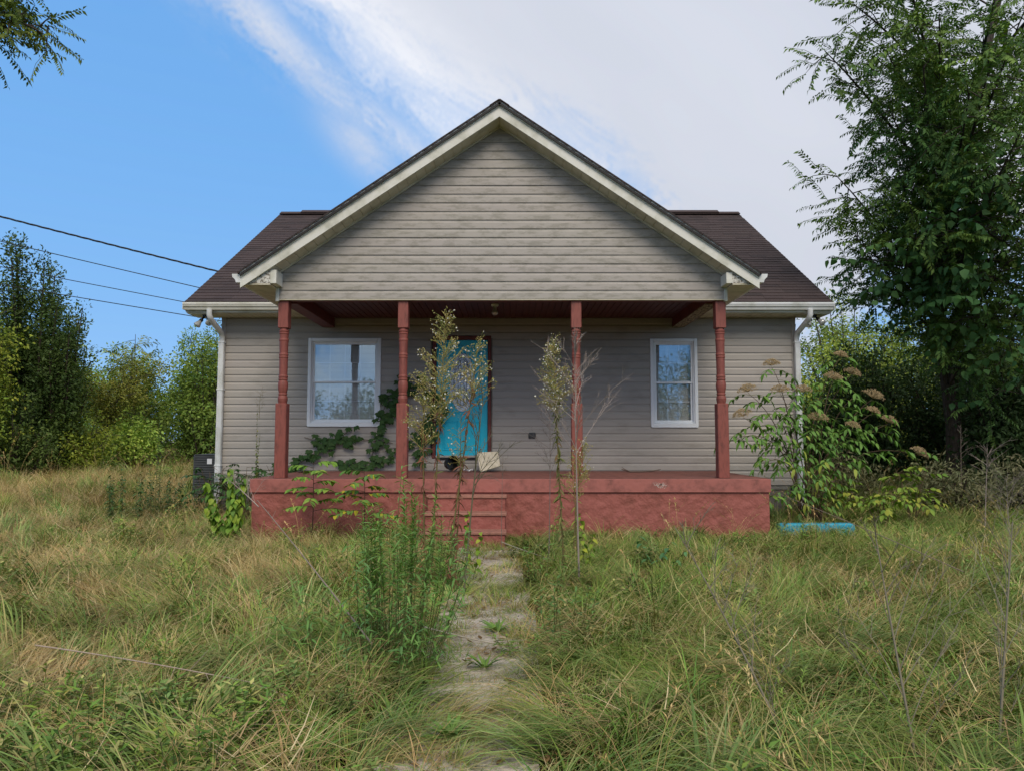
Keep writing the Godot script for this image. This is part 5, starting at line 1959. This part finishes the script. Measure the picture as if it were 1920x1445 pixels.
	dead_weed("dead_weed", "smaller twiggy dead weed beside the outlet on the wall", Vector3(0.39, 0, -7.8), Vector3(0.02, 1.84, 0), 0.3, 22, 0.5, {"r": 0.006, "subs": 7, "col": Color(0.2, 0.165, 0.15)})
	dead_weed("dead_weed", "leaning mossy dead stalk with bare twigs before the door", Vector3(-0.42, 0, -6.3), Vector3(0.17, 1.75, 0), 0.34, 14, 0.5, {"r": 0.011, "subs": 5, "col": Color(0.14, 0.13, 0.08), "rise": 1.3})
	dead_weed("dead_weed", "thin dead stalk with curled top right of the steps", Vector3(-0.13, 0, -8.9), Vector3(0.02, 1.15, 0), 0.16, 6, 0.7, {"r": 0.005, "col": Color(0.2, 0.16, 0.13)})
	dead_weed("dead_weed", "tall fan topped dead weed at the right edge of the yard", Vector3(6.22, 0, -9.6), Vector3(0.1, 1.25, 0), 0.38, 18, 0.72, {"r": 0.009, "rise": 0.8, "subs": 4, "col": Color(0.28, 0.23, 0.2), "twiglets": false})
	dead_weed("dead_weed", "spreading dead weed rightmost against the dark thicket", Vector3(6.75, 0, -9.9), Vector3(0.0, 0.85, 0), 0.55, 26, 0.25, {"r": 0.007, "col": Color(0.2, 0.17, 0.15), "rise": 0.8})
	dead_weed("dead_weed", "slim dead weed standing against the dark trees", Vector3(7.3, 0, -11.8), Vector3(0.05, 1.6, 0), 0.2, 9, 0.6, {"r": 0.007, "col": Color(0.22, 0.18, 0.15)})
	for q in [[Vector3(1.20, 0, -3.1), Vector3(-0.45, 0.95, -0.25), 0.4, "grey forked dead weed leaning left in the right foreground"], [Vector3(1.62, 0, -2.95), Vector3(-0.05, 0.95, -0.2), 0.42, "cluster of upright dead stems, middle of the right foreground"], [Vector3(2.05, 0, -3.15), Vector3(0.22, 0.98, -0.15), 0.45, "dead weed leaning right in the right foreground"]]:
		dead_weed("dead_weed", q[3], q[0], q[1], q[2], 13, 0.1, {"r": 0.0065, "subs": 5, "col": Color(0.235, 0.205, 0.15), "rise": 1.8})
	# long dry stalks
	stalk("long dry stalk slanting up from the goldenrod clump to the left", Vector3(-0.78, 0.22, -4.1), Vector3(-2.42, 0.78, -6.9), 0.006, Color(0.26, 0.21, 0.17))
	dead_weed("wispy_weed", "twiggy tip of the slanting dry stalk before the porch corner", Vector3(-2.40, 0.77, -6.88), Vector3(-0.45, 0.2, -0.35), 0.3, 9, 0.05, {"col": Color(0.34, 0.28, 0.24), "r": 0.006, "group": "wispy weed tops"})
	stalk("pale fallen stalk lying across the walk", Vector3(-0.64, 0.08, -5.05), Vector3(0.02, 0.06, -4.6), 0.0065, Color(0.48, 0.42, 0.33))
	stalk("pale fallen stalk lying in the left foreground grass", Vector3(-2.75, 0.17, -4.25), Vector3(-1.25, 0.19, -3.55), 0.0042, Color(0.42, 0.33, 0.27))
	stalk("thin fallen stalk from the steps towards the right", Vector3(-0.12, 0.15, -8.6), Vector3(0.45, 0.1, -7.6), 0.005, Color(0.42, 0.37, 0.28))
	stalk("long thin stalk leaning through the right hand grass", Vector3(3.95, 0.2, -6.4), Vector3(3.0, 0.75, -8.2), 0.005, Color(0.24, 0.19, 0.14))
	elderberry()
	# pale small-leaved weeds under the elderberry
	for q in [[Vector3(5.35, 0, -10.5), 0.72, "yellow leaved sapling right of the teal post"], [Vector3(6.0, 0, -10.9), 0.95, "yellow green sapling between elderberry and dead weeds"], [Vector3(5.05, 0, -11.4), 0.9, "small yellow leaved shoot under the elderberry"]]:
		bushlet("yellow_sapling", q[2], "sapling", q[0], 7, q[1], 0.34, 0.28, 3, leaf_kinds(0.10, 0.052, [lin(0.22, 0.33, 0.054), lin(0.16, 0.28, 0.054), lin(0.33, 0.36, 0.06)], 0.3), 80, "yellow green saplings")

func stems_ring(n: int, r: float, h: float, tap: float, flare := 1.3) -> Array:
	var st := []
	for k in n:
		var a := rr(0, TAU)
		var q := sqrt(R.randf())
		var foot := Vector3(cos(a) * r * q, 0, sin(a) * r * q)
		st.append([foot, foot * flare + Vector3(rr(-0.06, 0.06), h * lerpf(1.0, tap, q) * rr(0.85, 1.05), rr(-0.06, 0.06))])
	return st

func rosette(label: String, at: Vector3) -> void:
	var o := thing("plantain_rosette", label, "weed", at, "rosettes growing in the walk")
	var kinds := leaf_kinds(0.13, 0.026, [lin(0.135, 0.257, 0.054), lin(0.176, 0.297, 0.061), lin(0.108, 0.203, 0.054)], 0.35, 0.3, 0.9)
	var bag := []
	for i in 18:
		var a := i * 2.4
		bag.append(aim(Vector3(cos(a), 0, sin(a)) * 0.012, Vector3(cos(a), rr(0.25, 1.5), sin(a)), rr(-0.3, 0.3), rr(0.6, 1.2)))
	place_leaves(o, "leaf", bag, kinds, 40)

func bushlet(called: String, label: String, cat: String, base: Vector3, n: int, h: float, w: float, cl: float, pairs: int, kinds: Array, most: int, group: String) -> void:
	var o := thing(called, label, cat, base, group)
	var bag := []
	for i in n:
		var st := Shape.new()
		st.tint = Color(0.14, 0.1, 0.06)
		var a := TAU * i / n + rr(-0.3, 0.3)
		var tip := Vector3(cos(a) * w * rr(0.3, 1.0), h * rr(0.6, 1.0), sin(a) * w * rr(0.3, 1.0))
		var pts := curve3(Vector3(rr(-0.04, 0.04), 0, rr(-0.04, 0.04)), tip * Vector3(0.5, 0.7, 0.5), tip, 6)
		st.tube(pts, [0.007, 0.006, 0.006, 0.005, 0.005, 0.004, 0.003], 5)
		for k in 4:
			var f := lerpf(0.4, 1.0, (k + R.randf()) / 4.0)
			var b := a + rr(-1.4, 1.4) + (PI if k % 2 else 0.0)
			compound(st, bag, at_frac(pts, f), Vector3(cos(b), rr(0.1, 0.8), sin(b)), cl * rr(0.8, 1.2), pairs, 0.35)
		build("stem", st, M.stem, o)
	bag.sort_custom(func(x, y): return x.origin.z > y.origin.z)
	place_leaves(o, "leaflet", bag, kinds, most)

func sapling(label: String, base: Vector3, h: float, n: int, cols: Array) -> void:
	# upright stem with nearly level branches, oval leaves in two ranks along each
	var o := thing("sapling", label, "sapling", base, "saplings before the porch")
	var st := Shape.new()
	st.tint = Color(0.07, 0.05, 0.035)
	var pts := curve3(Vector3.ZERO, Vector3(0.03, h * 0.5, 0), Vector3(0.0, h, 0), 8)
	st.tube(pts, [0.008, 0.008, 0.007, 0.006, 0.005, 0.005, 0.004, 0.003, 0.002], 6)
	var bag := []
	for i in n:
		var f := lerpf(0.38, 1.0, (i + 0.5) / n)
		var a := i * 2.6 + rr(-0.4, 0.4)
		var L := lerpf(0.52, 0.26, f) * rr(0.8, 1.15)
		var d := Vector3(cos(a), rr(0.15, 0.4), sin(a) * 0.75).normalized()
		var p := at_frac(pts, f)
		var br := curve3(p, p + d * L * 0.6, p + d * L + Vector3.DOWN * L * 0.28, 5)
		st.tube(br, [0.004, 0.0035, 0.003, 0.0025, 0.002, 0.001], 4, false)
		var side := d.cross(Vector3.UP).normalized()
		for k in 7:
			var u := 0.25 + 0.75 * k / 6.0
			var q := at_frac(br, u)
			for s in [-1.0, 1.0]:
				bag.append(aim(q, side * s + d * rr(0.3, 0.8) + Vector3.DOWN * rr(0.1, 0.7), rr(-0.3, 0.3), rr(0.75, 1.1)))
	build("stem", st, M.stem, o)
	place_leaves(o, "leaf", bag, leaf_kinds(0.115, 0.058, cols, 0.25, 0.2, 0.65), 150)

func creeper(dg: Array) -> void:
	var o := thing("creeper", "dark five leaved creeper climbing the wall beside the left window", "vine", Vector3(0, 0, -12.47))
	var vines := [[Vector3(-4.0, 0.86, 0), Vector3(-3.5, 1.02, 0), Vector3(-3.1, 1.30, 0), Vector3(-2.75, 1.55, 0)],
		[Vector3(-3.0, 0.95, 0), Vector3(-2.6, 0.92, 0), Vector3(-2.1, 1.05, 0), Vector3(-1.75, 1.35, 0), Vector3(-1.45, 1.5, 0)],
		[Vector3(-2.45, 1.0, 0), Vector3(-2.3, 1.5, 0), Vector3(-2.2, 1.95, 0), Vector3(-2.0, 2.2, 0), Vector3(-1.85, 2.42, 0)],
		[Vector3(-3.6, 1.38, 0), Vector3(-3.0, 1.30, 0), Vector3(-2.5, 1.36, 0), Vector3(-2.05, 1.3, 0)],
		[Vector3(-2.25, 1.7, 0), Vector3(-1.98, 1.85, 0), Vector3(-1.9, 2.15, 0), Vector3(-1.66, 2.3, 0)],
		[Vector3(-1.6, 0.9, 0), Vector3(-1.45, 1.5, 0), Vector3(-1.38, 2.0, 0), Vector3(-1.55, 2.35, 0)],
		[Vector3(-1.5, 1.2, 0), Vector3(-1.25, 1.75, 0.05), Vector3(-1.2, 2.2, 0.06)]]
	var dens := [56, 72, 64, 24, 50, 44, 28]
	var bag := []
	for i in vines.size():
		var st := Shape.new()
		st.tint = Color(0.1, 0.07, 0.05)
		var fine := []
		for k in 13:
			fine.append(at_frac(vines[i], k / 12.0) + Vector3(rr(-0.02, 0.02), rr(-0.02, 0.02), rr(0.005, 0.03)))
		st.tube(fine, [0.005], 5, false)
		for k in dens[i]:
			var p := at_frac(fine, R.randf()) + Vector3(rr(-0.11, 0.11), rr(-0.09, 0.09), rr(0.03, 0.09))
			# five leaflets spread like fingers, hanging
			st.tube([p + Vector3(0, 0.04, -0.04), p], [0.0015, 0.0015], 3, false)
			var face := Vector3(rr(-0.4, 0.4), rr(-0.1, 0.5), 1.0).normalized()
			var x := Vector3.UP.cross(face).normalized()
			var y := face.cross(x)
			var tilt := rr(-0.4, 0.4)
			for z in 5:
				var a := -PI / 2 + (z - 2) * 0.62 + tilt
				var d := x * cos(a) + y * sin(a) + face * rr(-0.1, 0.15)
				var b := Basis.looking_at(d, face)
				bag.append(Transform3D(b.scaled_local(Vector3.ONE * rr(0.75, 1.2) * (1.0 if absi(z - 2) < 2 else 0.8)), p))
		build("stem", st, M.stem, o)
	var picked := []
	# every fourth first, so that single leaflets are spread over the whole vine
	for s in 4:
		for i in range(s, bag.size(), 4):
			picked.append(bag[i])
	place_leaves(o, "leaflet", picked, leaf_kinds(0.082, 0.04, dg, 0.12, 0.15, 0.85), 300)

func elderberry() -> void:
	var o := thing("elderberry_bush", "tall elderberry bush with brown flat seed heads at the right porch corner", "bush", Vector3(4.45, 0, -10.95))
	var c := Vector3(-4.45, 0, 10.95)
	# tips of the canes, where their heads stand, and whether one stands there
	var canes := [[Vector3(3.95, 2.45, -10.9), 1], [Vector3(3.22, 1.32, -10.7), 0], [Vector3(4.4, 2.05, -10.9), 1], [Vector3(5.14, 2.62, -11.2), 1], [Vector3(4.92, 2.25, -11.0), 1],
		[Vector3(5.62, 1.98, -11.2), 1], [Vector3(5.85, 1.6, -11.2), 1], [Vector3(5.15, 1.52, -10.9), 1], [Vector3(4.58, 1.62, -10.8), 1], [Vector3(3.55, 2.05, -10.8), 1], [Vector3(3.62, 0.98, -10.45), 0],
		[Vector3(6.35, 1.1, -11.3), 1], [Vector3(4.2, 0.95, -10.4), 0], [Vector3(4.75, 1.1, -10.6), 0], [Vector3(5.35, 2.0, -11.3), 0], [Vector3(3.45, 1.68, -10.75), 1], [Vector3(5.5, 1.75, -11.0), 1], [Vector3(4.0, 1.75, -10.9), 0], [Vector3(3.6, 0.55, -10.2), 0], [Vector3(4.05, 2.05, -10.85), 1], [Vector3(5.35, 2.35, -11.3), 1], [Vector3(4.35, 0.6, -10.45), 0]]
	var bag := []
	for q in canes:
		var st := Shape.new()
		st.tint = Color(0.115, 0.075, 0.055)
		var tip: Vector3 = q[0] + c
		var foot := Vector3(rr(-0.12, 0.22), 0, rr(-0.1, 0.1))
		var mid := Vector3(tip.x * 0.25 + foot.x * 0.5, tip.y * 0.78, tip.z * 0.4)
		if tip.y < 1.4 and absf(tip.x) > 0.6:
			mid.y = tip.y * 1.25 + 0.15
		var pts := curve3(foot, mid, tip, 9)
		st.tube(pts, [0.012, 0.011, 0.010, 0.009, 0.008, 0.007, 0.006, 0.005, 0.004, 0.003], 6)
		var n := 5
		for k in n:
			var f := lerpf(0.42, 1.0, (k + 0.7) / n)
			var p := at_frac(pts, f)
			for sd: float in [-1.0, 1.0]:
				if R.randf() < 0.25:
					continue
				var out := Vector3(sd * rr(0.5, 1.0), rr(0.0, 0.5), rr(-0.5, 0.8))
				st.tint = Color(0.12, 0.15, 0.05)
				compound(st, bag, p, out, rr(0.22, 0.36), 3, 0.5)
		if q[1] == 1:
			var hd := Shape.new()
			umbel(hd, tip + Vector3(0, 0.02, 0), rr(0.10, 0.17), Vector3(tip.x * 0.35, 0, 0.25))
			build("seed_head", hd, M.stem, o)
		build("stem", st, M.stem, o)
	bag.sort_custom(func(x, y): return x.origin.z > y.origin.z)
	place_leaves(o, "leaflet", bag, leaf_kinds(0.13, 0.046, [lin(0.15, 0.29, 0.07), lin(0.12, 0.245, 0.065), lin(0.20, 0.34, 0.07), lin(0.13, 0.26, 0.08), lin(0.31, 0.37, 0.07)], 0.35, 0.25, 0.75), 300)

func trees() -> void:
	var elm := [spray("elm").mesh(), spray("elm").mesh(), spray("elm").mesh()]
	var broad := [spray("broad").mesh(), spray("broad").mesh()]
	var dense := [spray("dense").mesh(), spray("dense").mesh()]
	var far := [spray("far").mesh(), spray("far").mesh(), spray("far").mesh()]
	var pointed := [spray("pointed").mesh()]
	var brush := [spray("brush").mesh(), spray("brush").mesh()]
	var P := {"gaps": -0.31, "j0": 0.8, "j1": 1.05, "arch": 0.07, "step": 0.2, "from": 0.15, "twig": 0.95, "droop": 0.4, "gap": 0.13, "size": 1.0, "bias": Vector3.ZERO, "wood": 1.0, "kinds": elm, "c1": lin(0.083, 0.172, 0.046), "c2": lin(0.181, 0.279, 0.057)}
	# the big tree over the right side
	var base := Vector3(8.6, 0, -14.0)
	var ends := []
	for q in [Vector3(4.62, 7.5, -11), Vector3(4.87, 7.95, -10.5), Vector3(4.67, 5.65, -11.5), Vector3(5.16, 4.75, -12), Vector3(6.01, 4.3, -12.5), Vector3(5.3, 6.6, -11), Vector3(5.77, 5.74, -11.5), Vector3(5.36, 8.3, -10), Vector3(6.18, 7.5, -10), Vector3(6.51, 6.7, -9.5), Vector3(6.21, 6.24, -11), Vector3(6.81, 5.5, -9.5), Vector3(6.57, 4.8, -11), Vector3(6.34, 5.0, -12), Vector3(7.77, 4.2, -11), Vector3(6.44, 6.4, -10), Vector3(5.89, 7.0, -10.5), Vector3(7.5, 7.7, -10), Vector3(5.59, 7.5, -11), Vector3(9, 9, -9.5), Vector3(11, 8, -12), Vector3(10.5, 10, -15), Vector3(8, 11, -14), Vector3(6.5, 9.5, -12), Vector3(11.5, 6, -13), Vector3(9, 7, -17), Vector3(8, 5.6, -9.6), Vector3(7.2, 8.8, -9.8), Vector3(9.5, 5.5, -11), Vector3(9.2, 4.2, -10.6), Vector3(8.0, 3.6, -11.5), Vector3(7.5, 3.3, -12.4), Vector3(8.3, 4.6, -11.8), Vector3(8.6, 2.9, -12.0), Vector3(7.9, 6.4, -11.0), Vector3(8.6, 8.2, -11.0), Vector3(7.0, 3.9, -12.6), Vector3(7.0, 6.9, -11.5), Vector3(7.6, 5.9, -11.8), Vector3(6.9, 5.9, -12.3), Vector3(7.4, 7.3, -12.3), Vector3(8.4, 5.6, -12.4), Vector3(6.0, 5.3, -12.6), Vector3(8.3, 7.0, -10.2), Vector3(6.8, 8.0, -11.4)]:
		ends.append(Vector3(maxf(q.x + 0.35 * clampf((6.2 - q.x) * 2.0, 0.0, 1.0) + 0.3 * clampf((7.5 - q.x) / 2.0, 0.0, 1.0) * clampf((7.4 - q.y) * 1.2, 0.0, 1.0), q.x), q.y, q.z) - base)
	tree("overhanging_tree", "large overhanging tree with fine drooping foliage at the right edge", "tree", "", base, [Vector3(0, -0.1, 0), Vector3(-0.02, 1.6, 0), Vector3(-0.12, 2.6, 0), Vector3(-0.22, 3.6, 0.05), Vector3(-0.1, 5.2, 0.1), Vector3(0.4, 7.5, 0.3), Vector3(0.9, 10.0, 0.6)], 0.165, ends, P)
	# vine with broad leaves hanging through its lower crown
	P = P.duplicate()
	P.merge({"kinds": broad, "step": 0.34, "twig": 0.75, "gap": 0.27, "c1": lin(0.061, 0.149, 0.052), "c2": lin(0.114, 0.228, 0.070), "droop": 0.7, "from": 0.45}, true)
	base = Vector3(9.3, 0, -12.6)
	ends = []
	for q in [Vector3(6.9, 4.35, -11.5), Vector3(7.5, 4.0, -11.4), Vector3(8.3, 3.4, -11.2), Vector3(6.3, 4.6, -11.6), Vector3(7.9, 5.4, -10.6), Vector3(8.5, 4.8, -10.4), Vector3(7.2, 5.7, -10.6), Vector3(8.6, 2.6, -11.6), Vector3(9.2, 6.2, -10.4), Vector3(8.3, 6.6, -10.4), Vector3(7.4, 4.7, -11.0), Vector3(9.4, 3.6, -10.8), Vector3(6.0, 4.45, -12.2), Vector3(8.0, 3.0, -11.6), Vector3(8.6, 4.2, -11.2), Vector3(7.6, 3.4, -11.9), Vector3(8.2, 2.2, -12.2), Vector3(6.9, 4.9, -11.2), Vector3(7.0, 5.3, -10.9)]:
		ends.append(q - base)
	tree("grape_vine", "broad leaved vine draped through the lower crown of the large tree", "vine", "", base, [Vector3(0, -0.1, 0), Vector3(0.1, 2.0, 0.1), Vector3(0.0, 4.0, 0.2), Vector3(-0.1, 6.0, 0.3)], 0.07, ends, P)
	# branch reaching in at the top left from a tree outside the frame
	P = P.duplicate()
	P.merge({"kinds": elm, "step": 0.085, "twig": 0.42, "gap": 0.085, "size": 0.62, "c1": lin(0.105, 0.175, 0.035), "c2": lin(0.193, 0.245, 0.044), "droop": 0.3, "from": 0.3, "arch": 0.05, "gaps": -0.5}, true)
	base = Vector3(-8.2, 0, -6.4)
	ends = []
	for q in [Vector3(-4.45, 5.32, -7), Vector3(-4.75, 5.42, -7), Vector3(-5.0, 5.25, -7.1), Vector3(-4.72, 5.72, -7), Vector3(-5.15, 5.3, -6.9), Vector3(-4.98, 5.75, -7), Vector3(-5.3, 6.0, -7.1)]:
		ends.append(q - base)
	for k in ends.size():
		ends[k] += Vector3(-0.22, 0.2, 0)
	tree("corner_tree", "tree branch with drooping leaves reaching in at the top left corner", "tree", "", base, [Vector3(0, -0.1, 0), Vector3(0.1, 2.0, 0), Vector3(0.3, 4.2, -0.2), Vector3(0.9, 5.0, -0.3), Vector3(1.9, 5.5, -0.4)], 0.16, ends, P)
	# left: dark upright tree with a vine covered neighbour
	var D := {"step": 0.22, "from": 0.06, "twig": 0.5, "droop": -0.25, "gap": 0.14, "size": 1.5, "bias": Vector3(0, 0.55, 0), "wood": 1.0, "kinds": dense, "c1": lin(0.055, 0.098, 0.024), "c2": lin(0.11, 0.165, 0.04), "bark": Color(0.8, 0.75, 0.7)}
	shrub("upright_tree", "tall dark upright tree with many stems at the left edge", "trees at the left of the yard", Vector3(-13.3, 0, -20.0), 7.3, 1.3, 40, D.merged({"cat": "tree", "rag": 0.4}, true))
	shrub("upright_tree", "slightly lower dark upright tree right of the tallest dark one", "trees at the left of the yard", Vector3(-12.35, 0, -19.6), 6.3, 0.75, 22, D.merged({"cat": "tree", "rag": 0.4}, true))
	shrub("upright_tree", "dark upright tree cut by the left edge of the picture", "trees at the left of the yard", Vector3(-14.5, 0, -20.6), 6.4, 1.0, 26, D.merged({"cat": "tree", "rag": 0.4}, true))
	shrub("dark_shrub", "dark shrub at the foot of the dark upright trees", "trees at the left of the yard", Vector3(-12.7, 0, -18.4), 2.4, 1.2, 18, D)
	var Y := {"step": 0.36, "from": 0.15, "twig": 0.9, "droop": 0.35, "gap": 0.2, "size": 0.62, "bias": Vector3.ZERO, "wood": 1.0, "kinds": far, "c1": lin(0.175, 0.263, 0.038), "c2": lin(0.367, 0.403, 0.052)}
	shrub("vine_covered_tree", "yellow green leafy tree in front of the dark upright one", "trees at the left of the yard", Vector3(-13.2, 0, -17.8), 5.6, 0.7, 15, Y.merged({"cat": "tree"}, true))
	shrub("vine_covered_tree", "lower yellow green shrub right of the dark upright tree", "trees at the left of the yard", Vector3(-12.1, 0, -20.0), 2.5, 1.0, 16, Y)
	var O := Y.merged({"c1": lin(0.17, 0.21, 0.04), "c2": lin(0.36, 0.34, 0.06), "size": 0.6}, true)
	tree("thin_tree", "slender ochre leaved tree with a pale bent trunk", "tree", "trees behind the yard", Vector3(-13.6, 0, -23.6), [Vector3(0, -0.1, 0), Vector3(0.1, 0.8, 0), Vector3(0.35, 1.7, 0), Vector3(0.6, 2.6, 0)], 0.09, blob_ends(22, Vector3(0.6, 3.0, 0), Vector3(1.5, 1.4, 1.2), 0.5), O)
	# background trees
	var B := Y.merged({"c1": lin(0.12, 0.20, 0.042), "c2": lin(0.25, 0.33, 0.06), "size": 0.85, "step": 0.4, "gap": 0.29, "twig": 1.1, "rag": 0.7, "gaps": -0.35}, true)
	for q in [[Vector3(-15.5, 0, -29), 5.6, 2.2, 28, "olive green background tree behind the ochre one", 1.0], [Vector3(-12.9, 0, -31), 6.4, 2.0, 30, "rounded green background tree left of the house", 0.9], [Vector3(-13.9, 0, -26.5), 5.1, 1.1, 15, "background tree with long pointed leaves, tallest by the field", 2.0], [Vector3(-11.0, 0, -26), 5.0, 1.5, 30, "dull green background shrub close to the house corner", 0.75], [Vector3(-19.5, 0, -31), 6.0, 2.6, 24, "background tree half hidden by the dark upright one", 0.9], [Vector3(-9.6, 0, -31), 6.0, 2.2, 26, "background tree partly hidden by the house", 0.85], [Vector3(-24, 0, -30), 5.5, 3.0, 20, "far background tree at the left edge", 0.9], [Vector3(-12.9, 0, -24.0), 2.2, 1.0, 14, "low bright shrub in the field left of the house", 1.25]]:
		var c := B.merged({"c1": (B.c1 as Color) * (q[5] * 1.7), "c2": (B.c2 as Color) * (q[5] * 1.7), "cat": "tree" if q[1] > 3.5 else "shrub"}, true)
		if q[5] > 1.5:
			c.merge({"kinds": pointed, "c1": lin(0.158, 0.228, 0.052), "c2": lin(0.315, 0.333, 0.070), "step": 0.4}, true)
		shrub("background_tree" if q[1] > 3.5 else "background_shrub", q[4], "trees behind the yard", q[0], q[1], q[2], q[3], c)
	# right: bright tree behind, dark thicket before it
	var G := B.merged({"c1": lin(0.22, 0.32, 0.07), "c2": lin(0.46, 0.54, 0.10), "gap": 0.42}, true)
	for q in [[Vector3(12.2, 0, -26), 6.8, 2.0, 48, "bright green tree behind the house, right of the downspout"], [Vector3(14.6, 0, -27), 6.4, 1.9, 40, "second bright green tree, half behind the big trunk"], [Vector3(10.6, 0, -24), 4.4, 1.3, 28, "lower bright green tree close to the right house corner"], [Vector3(18.5, 0, -29), 6.4, 2.6, 22, "bright tree seen through gaps behind the big trunk"]]:
		shrub("bright_tree", q[4], "bright trees behind the house", q[0], q[1], q[2], q[3], G.merged({"cat": "tree"}, true))
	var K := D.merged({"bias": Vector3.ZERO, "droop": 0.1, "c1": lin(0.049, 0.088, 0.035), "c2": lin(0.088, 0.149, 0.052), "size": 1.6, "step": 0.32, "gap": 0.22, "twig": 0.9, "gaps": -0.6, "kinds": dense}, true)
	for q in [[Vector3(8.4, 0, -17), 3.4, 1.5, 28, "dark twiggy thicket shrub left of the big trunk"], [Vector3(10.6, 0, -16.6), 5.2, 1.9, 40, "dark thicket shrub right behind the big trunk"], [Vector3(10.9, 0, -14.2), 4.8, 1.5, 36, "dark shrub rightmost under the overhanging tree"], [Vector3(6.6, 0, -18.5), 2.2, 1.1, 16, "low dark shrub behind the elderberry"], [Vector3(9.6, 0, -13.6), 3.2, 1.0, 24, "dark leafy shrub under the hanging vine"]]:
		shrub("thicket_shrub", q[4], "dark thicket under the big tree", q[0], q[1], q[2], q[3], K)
	# fine grey-green brush in front of the thicket
	var W := K.merged({"kinds": brush, "c1": lin(0.158, 0.175, 0.088), "c2": lin(0.280, 0.245, 0.140), "size": 1.2, "twig": 0.4, "step": 0.2, "gap": 0.14, "bias": Vector3(0, 0.5, 0), "bark": Color(0.7, 0.65, 0.6)}, true)
	for q in [[Vector3(7.2, 0, -11.9), 0.95, 0.8, 18, "fine brownish brush before the dark thicket"], [Vector3(8.6, 0, -12.0), 1.0, 0.9, 18, "grey brown brush at the right edge before the thicket"], [Vector3(5.9, 0, -13.2), 0.95, 0.8, 16, "brown brush behind the elderberry"]]:
		shrub("brush_clump", q[4], "brush before the thicket", q[0], q[1], q[2], q[3], W)
	# trees across the road behind the camera, seen in the window panes
	for q in [[Vector3(-15, 0, 25), 5.8, 2.8, 20, "bushy tree across the road, mirrored in the left window"], [Vector3(7.5, 0, 24), 6.2, 2.8, 20, "bushy tree across the road, mirrored in the narrow window"], [Vector3(11.5, 0, 25), 8.0, 3.0, 26, "tallest tree across the road, mirrored in the narrow window"], [Vector3(-10.5, 0, 25), 5.4, 2.6, 20, "low tree across the road, mirrored in the lower left pane"], [Vector3(-1, 0, 27), 4.3, 3.2, 14, "low tree straight across the road from the house"]]:
		shrub("roadside_tree", q[4], "trees across the road", q[0], q[1], q[2], q[3], B.merged({"cat": "tree", "size": 1.5, "step": 0.7, "gap": 0.5}, true))

func _ready() -> void:
	R.seed = 20240607
	var cam := Camera3D.new()
	cam.name = "camera"
	cam.fov = 56.3
	cam.near = 0.05
	cam.far = 800.0
	add_child(cam)
	cam.position = Vector3(0, 1.35, 0)
	cam.rotation_degrees = Vector3(4.3, 0, 0)
	cam.current = true
	var we := WorldEnvironment.new()
	we.name = "environment"
	var e := Environment.new()
	e.background_mode = Environment.BG_SKY
	var ps := PanoramaSkyMaterial.new()
	ps.panorama = sky_panorama()
	var sk := Sky.new()
	sk.sky_material = ps
	e.sky = sk
	e.background_energy_multiplier = 1.0
	e.tonemap_mode = Environment.TONE_MAPPER_LINEAR
	e.tonemap_exposure = 1.4
	e.sdfgi_enabled = true
	e.ssao_enabled = true
	e.ssil_enabled = true
	we.environment = e
	add_child(we)
	var sun := DirectionalLight3D.new()
	sun.name = "sun"
	sun.light_energy = 0.5
	sun.light_color = Color(1.0, 0.95, 0.87)
	sun.light_angular_distance = 32.0
	sun.rotation_degrees = Vector3(-44, 10, 0)
	sun.shadow_enabled = true
	sun.sky_mode = DirectionalLight3D.SKY_MODE_LIGHT_ONLY
	add_child(sun)
	patch.seed = 5
	patch.frequency = 0.32
	patch.fractal_octaves = 3
	swirl.seed = 9
	swirl.frequency = 0.28
	swirl.fractal_octaves = 2
	clumps.seed = 23
	clumps.frequency = 0.55
	clumps.fractal_octaves = 3
	hill.seed = 14
	hill.frequency = 0.25
	hill.fractal_octaves = 2
	materials()
	make_ground()
	make_house()
	trees()
	make_grass()
	make_pebbles()
	small_things()
	planting()
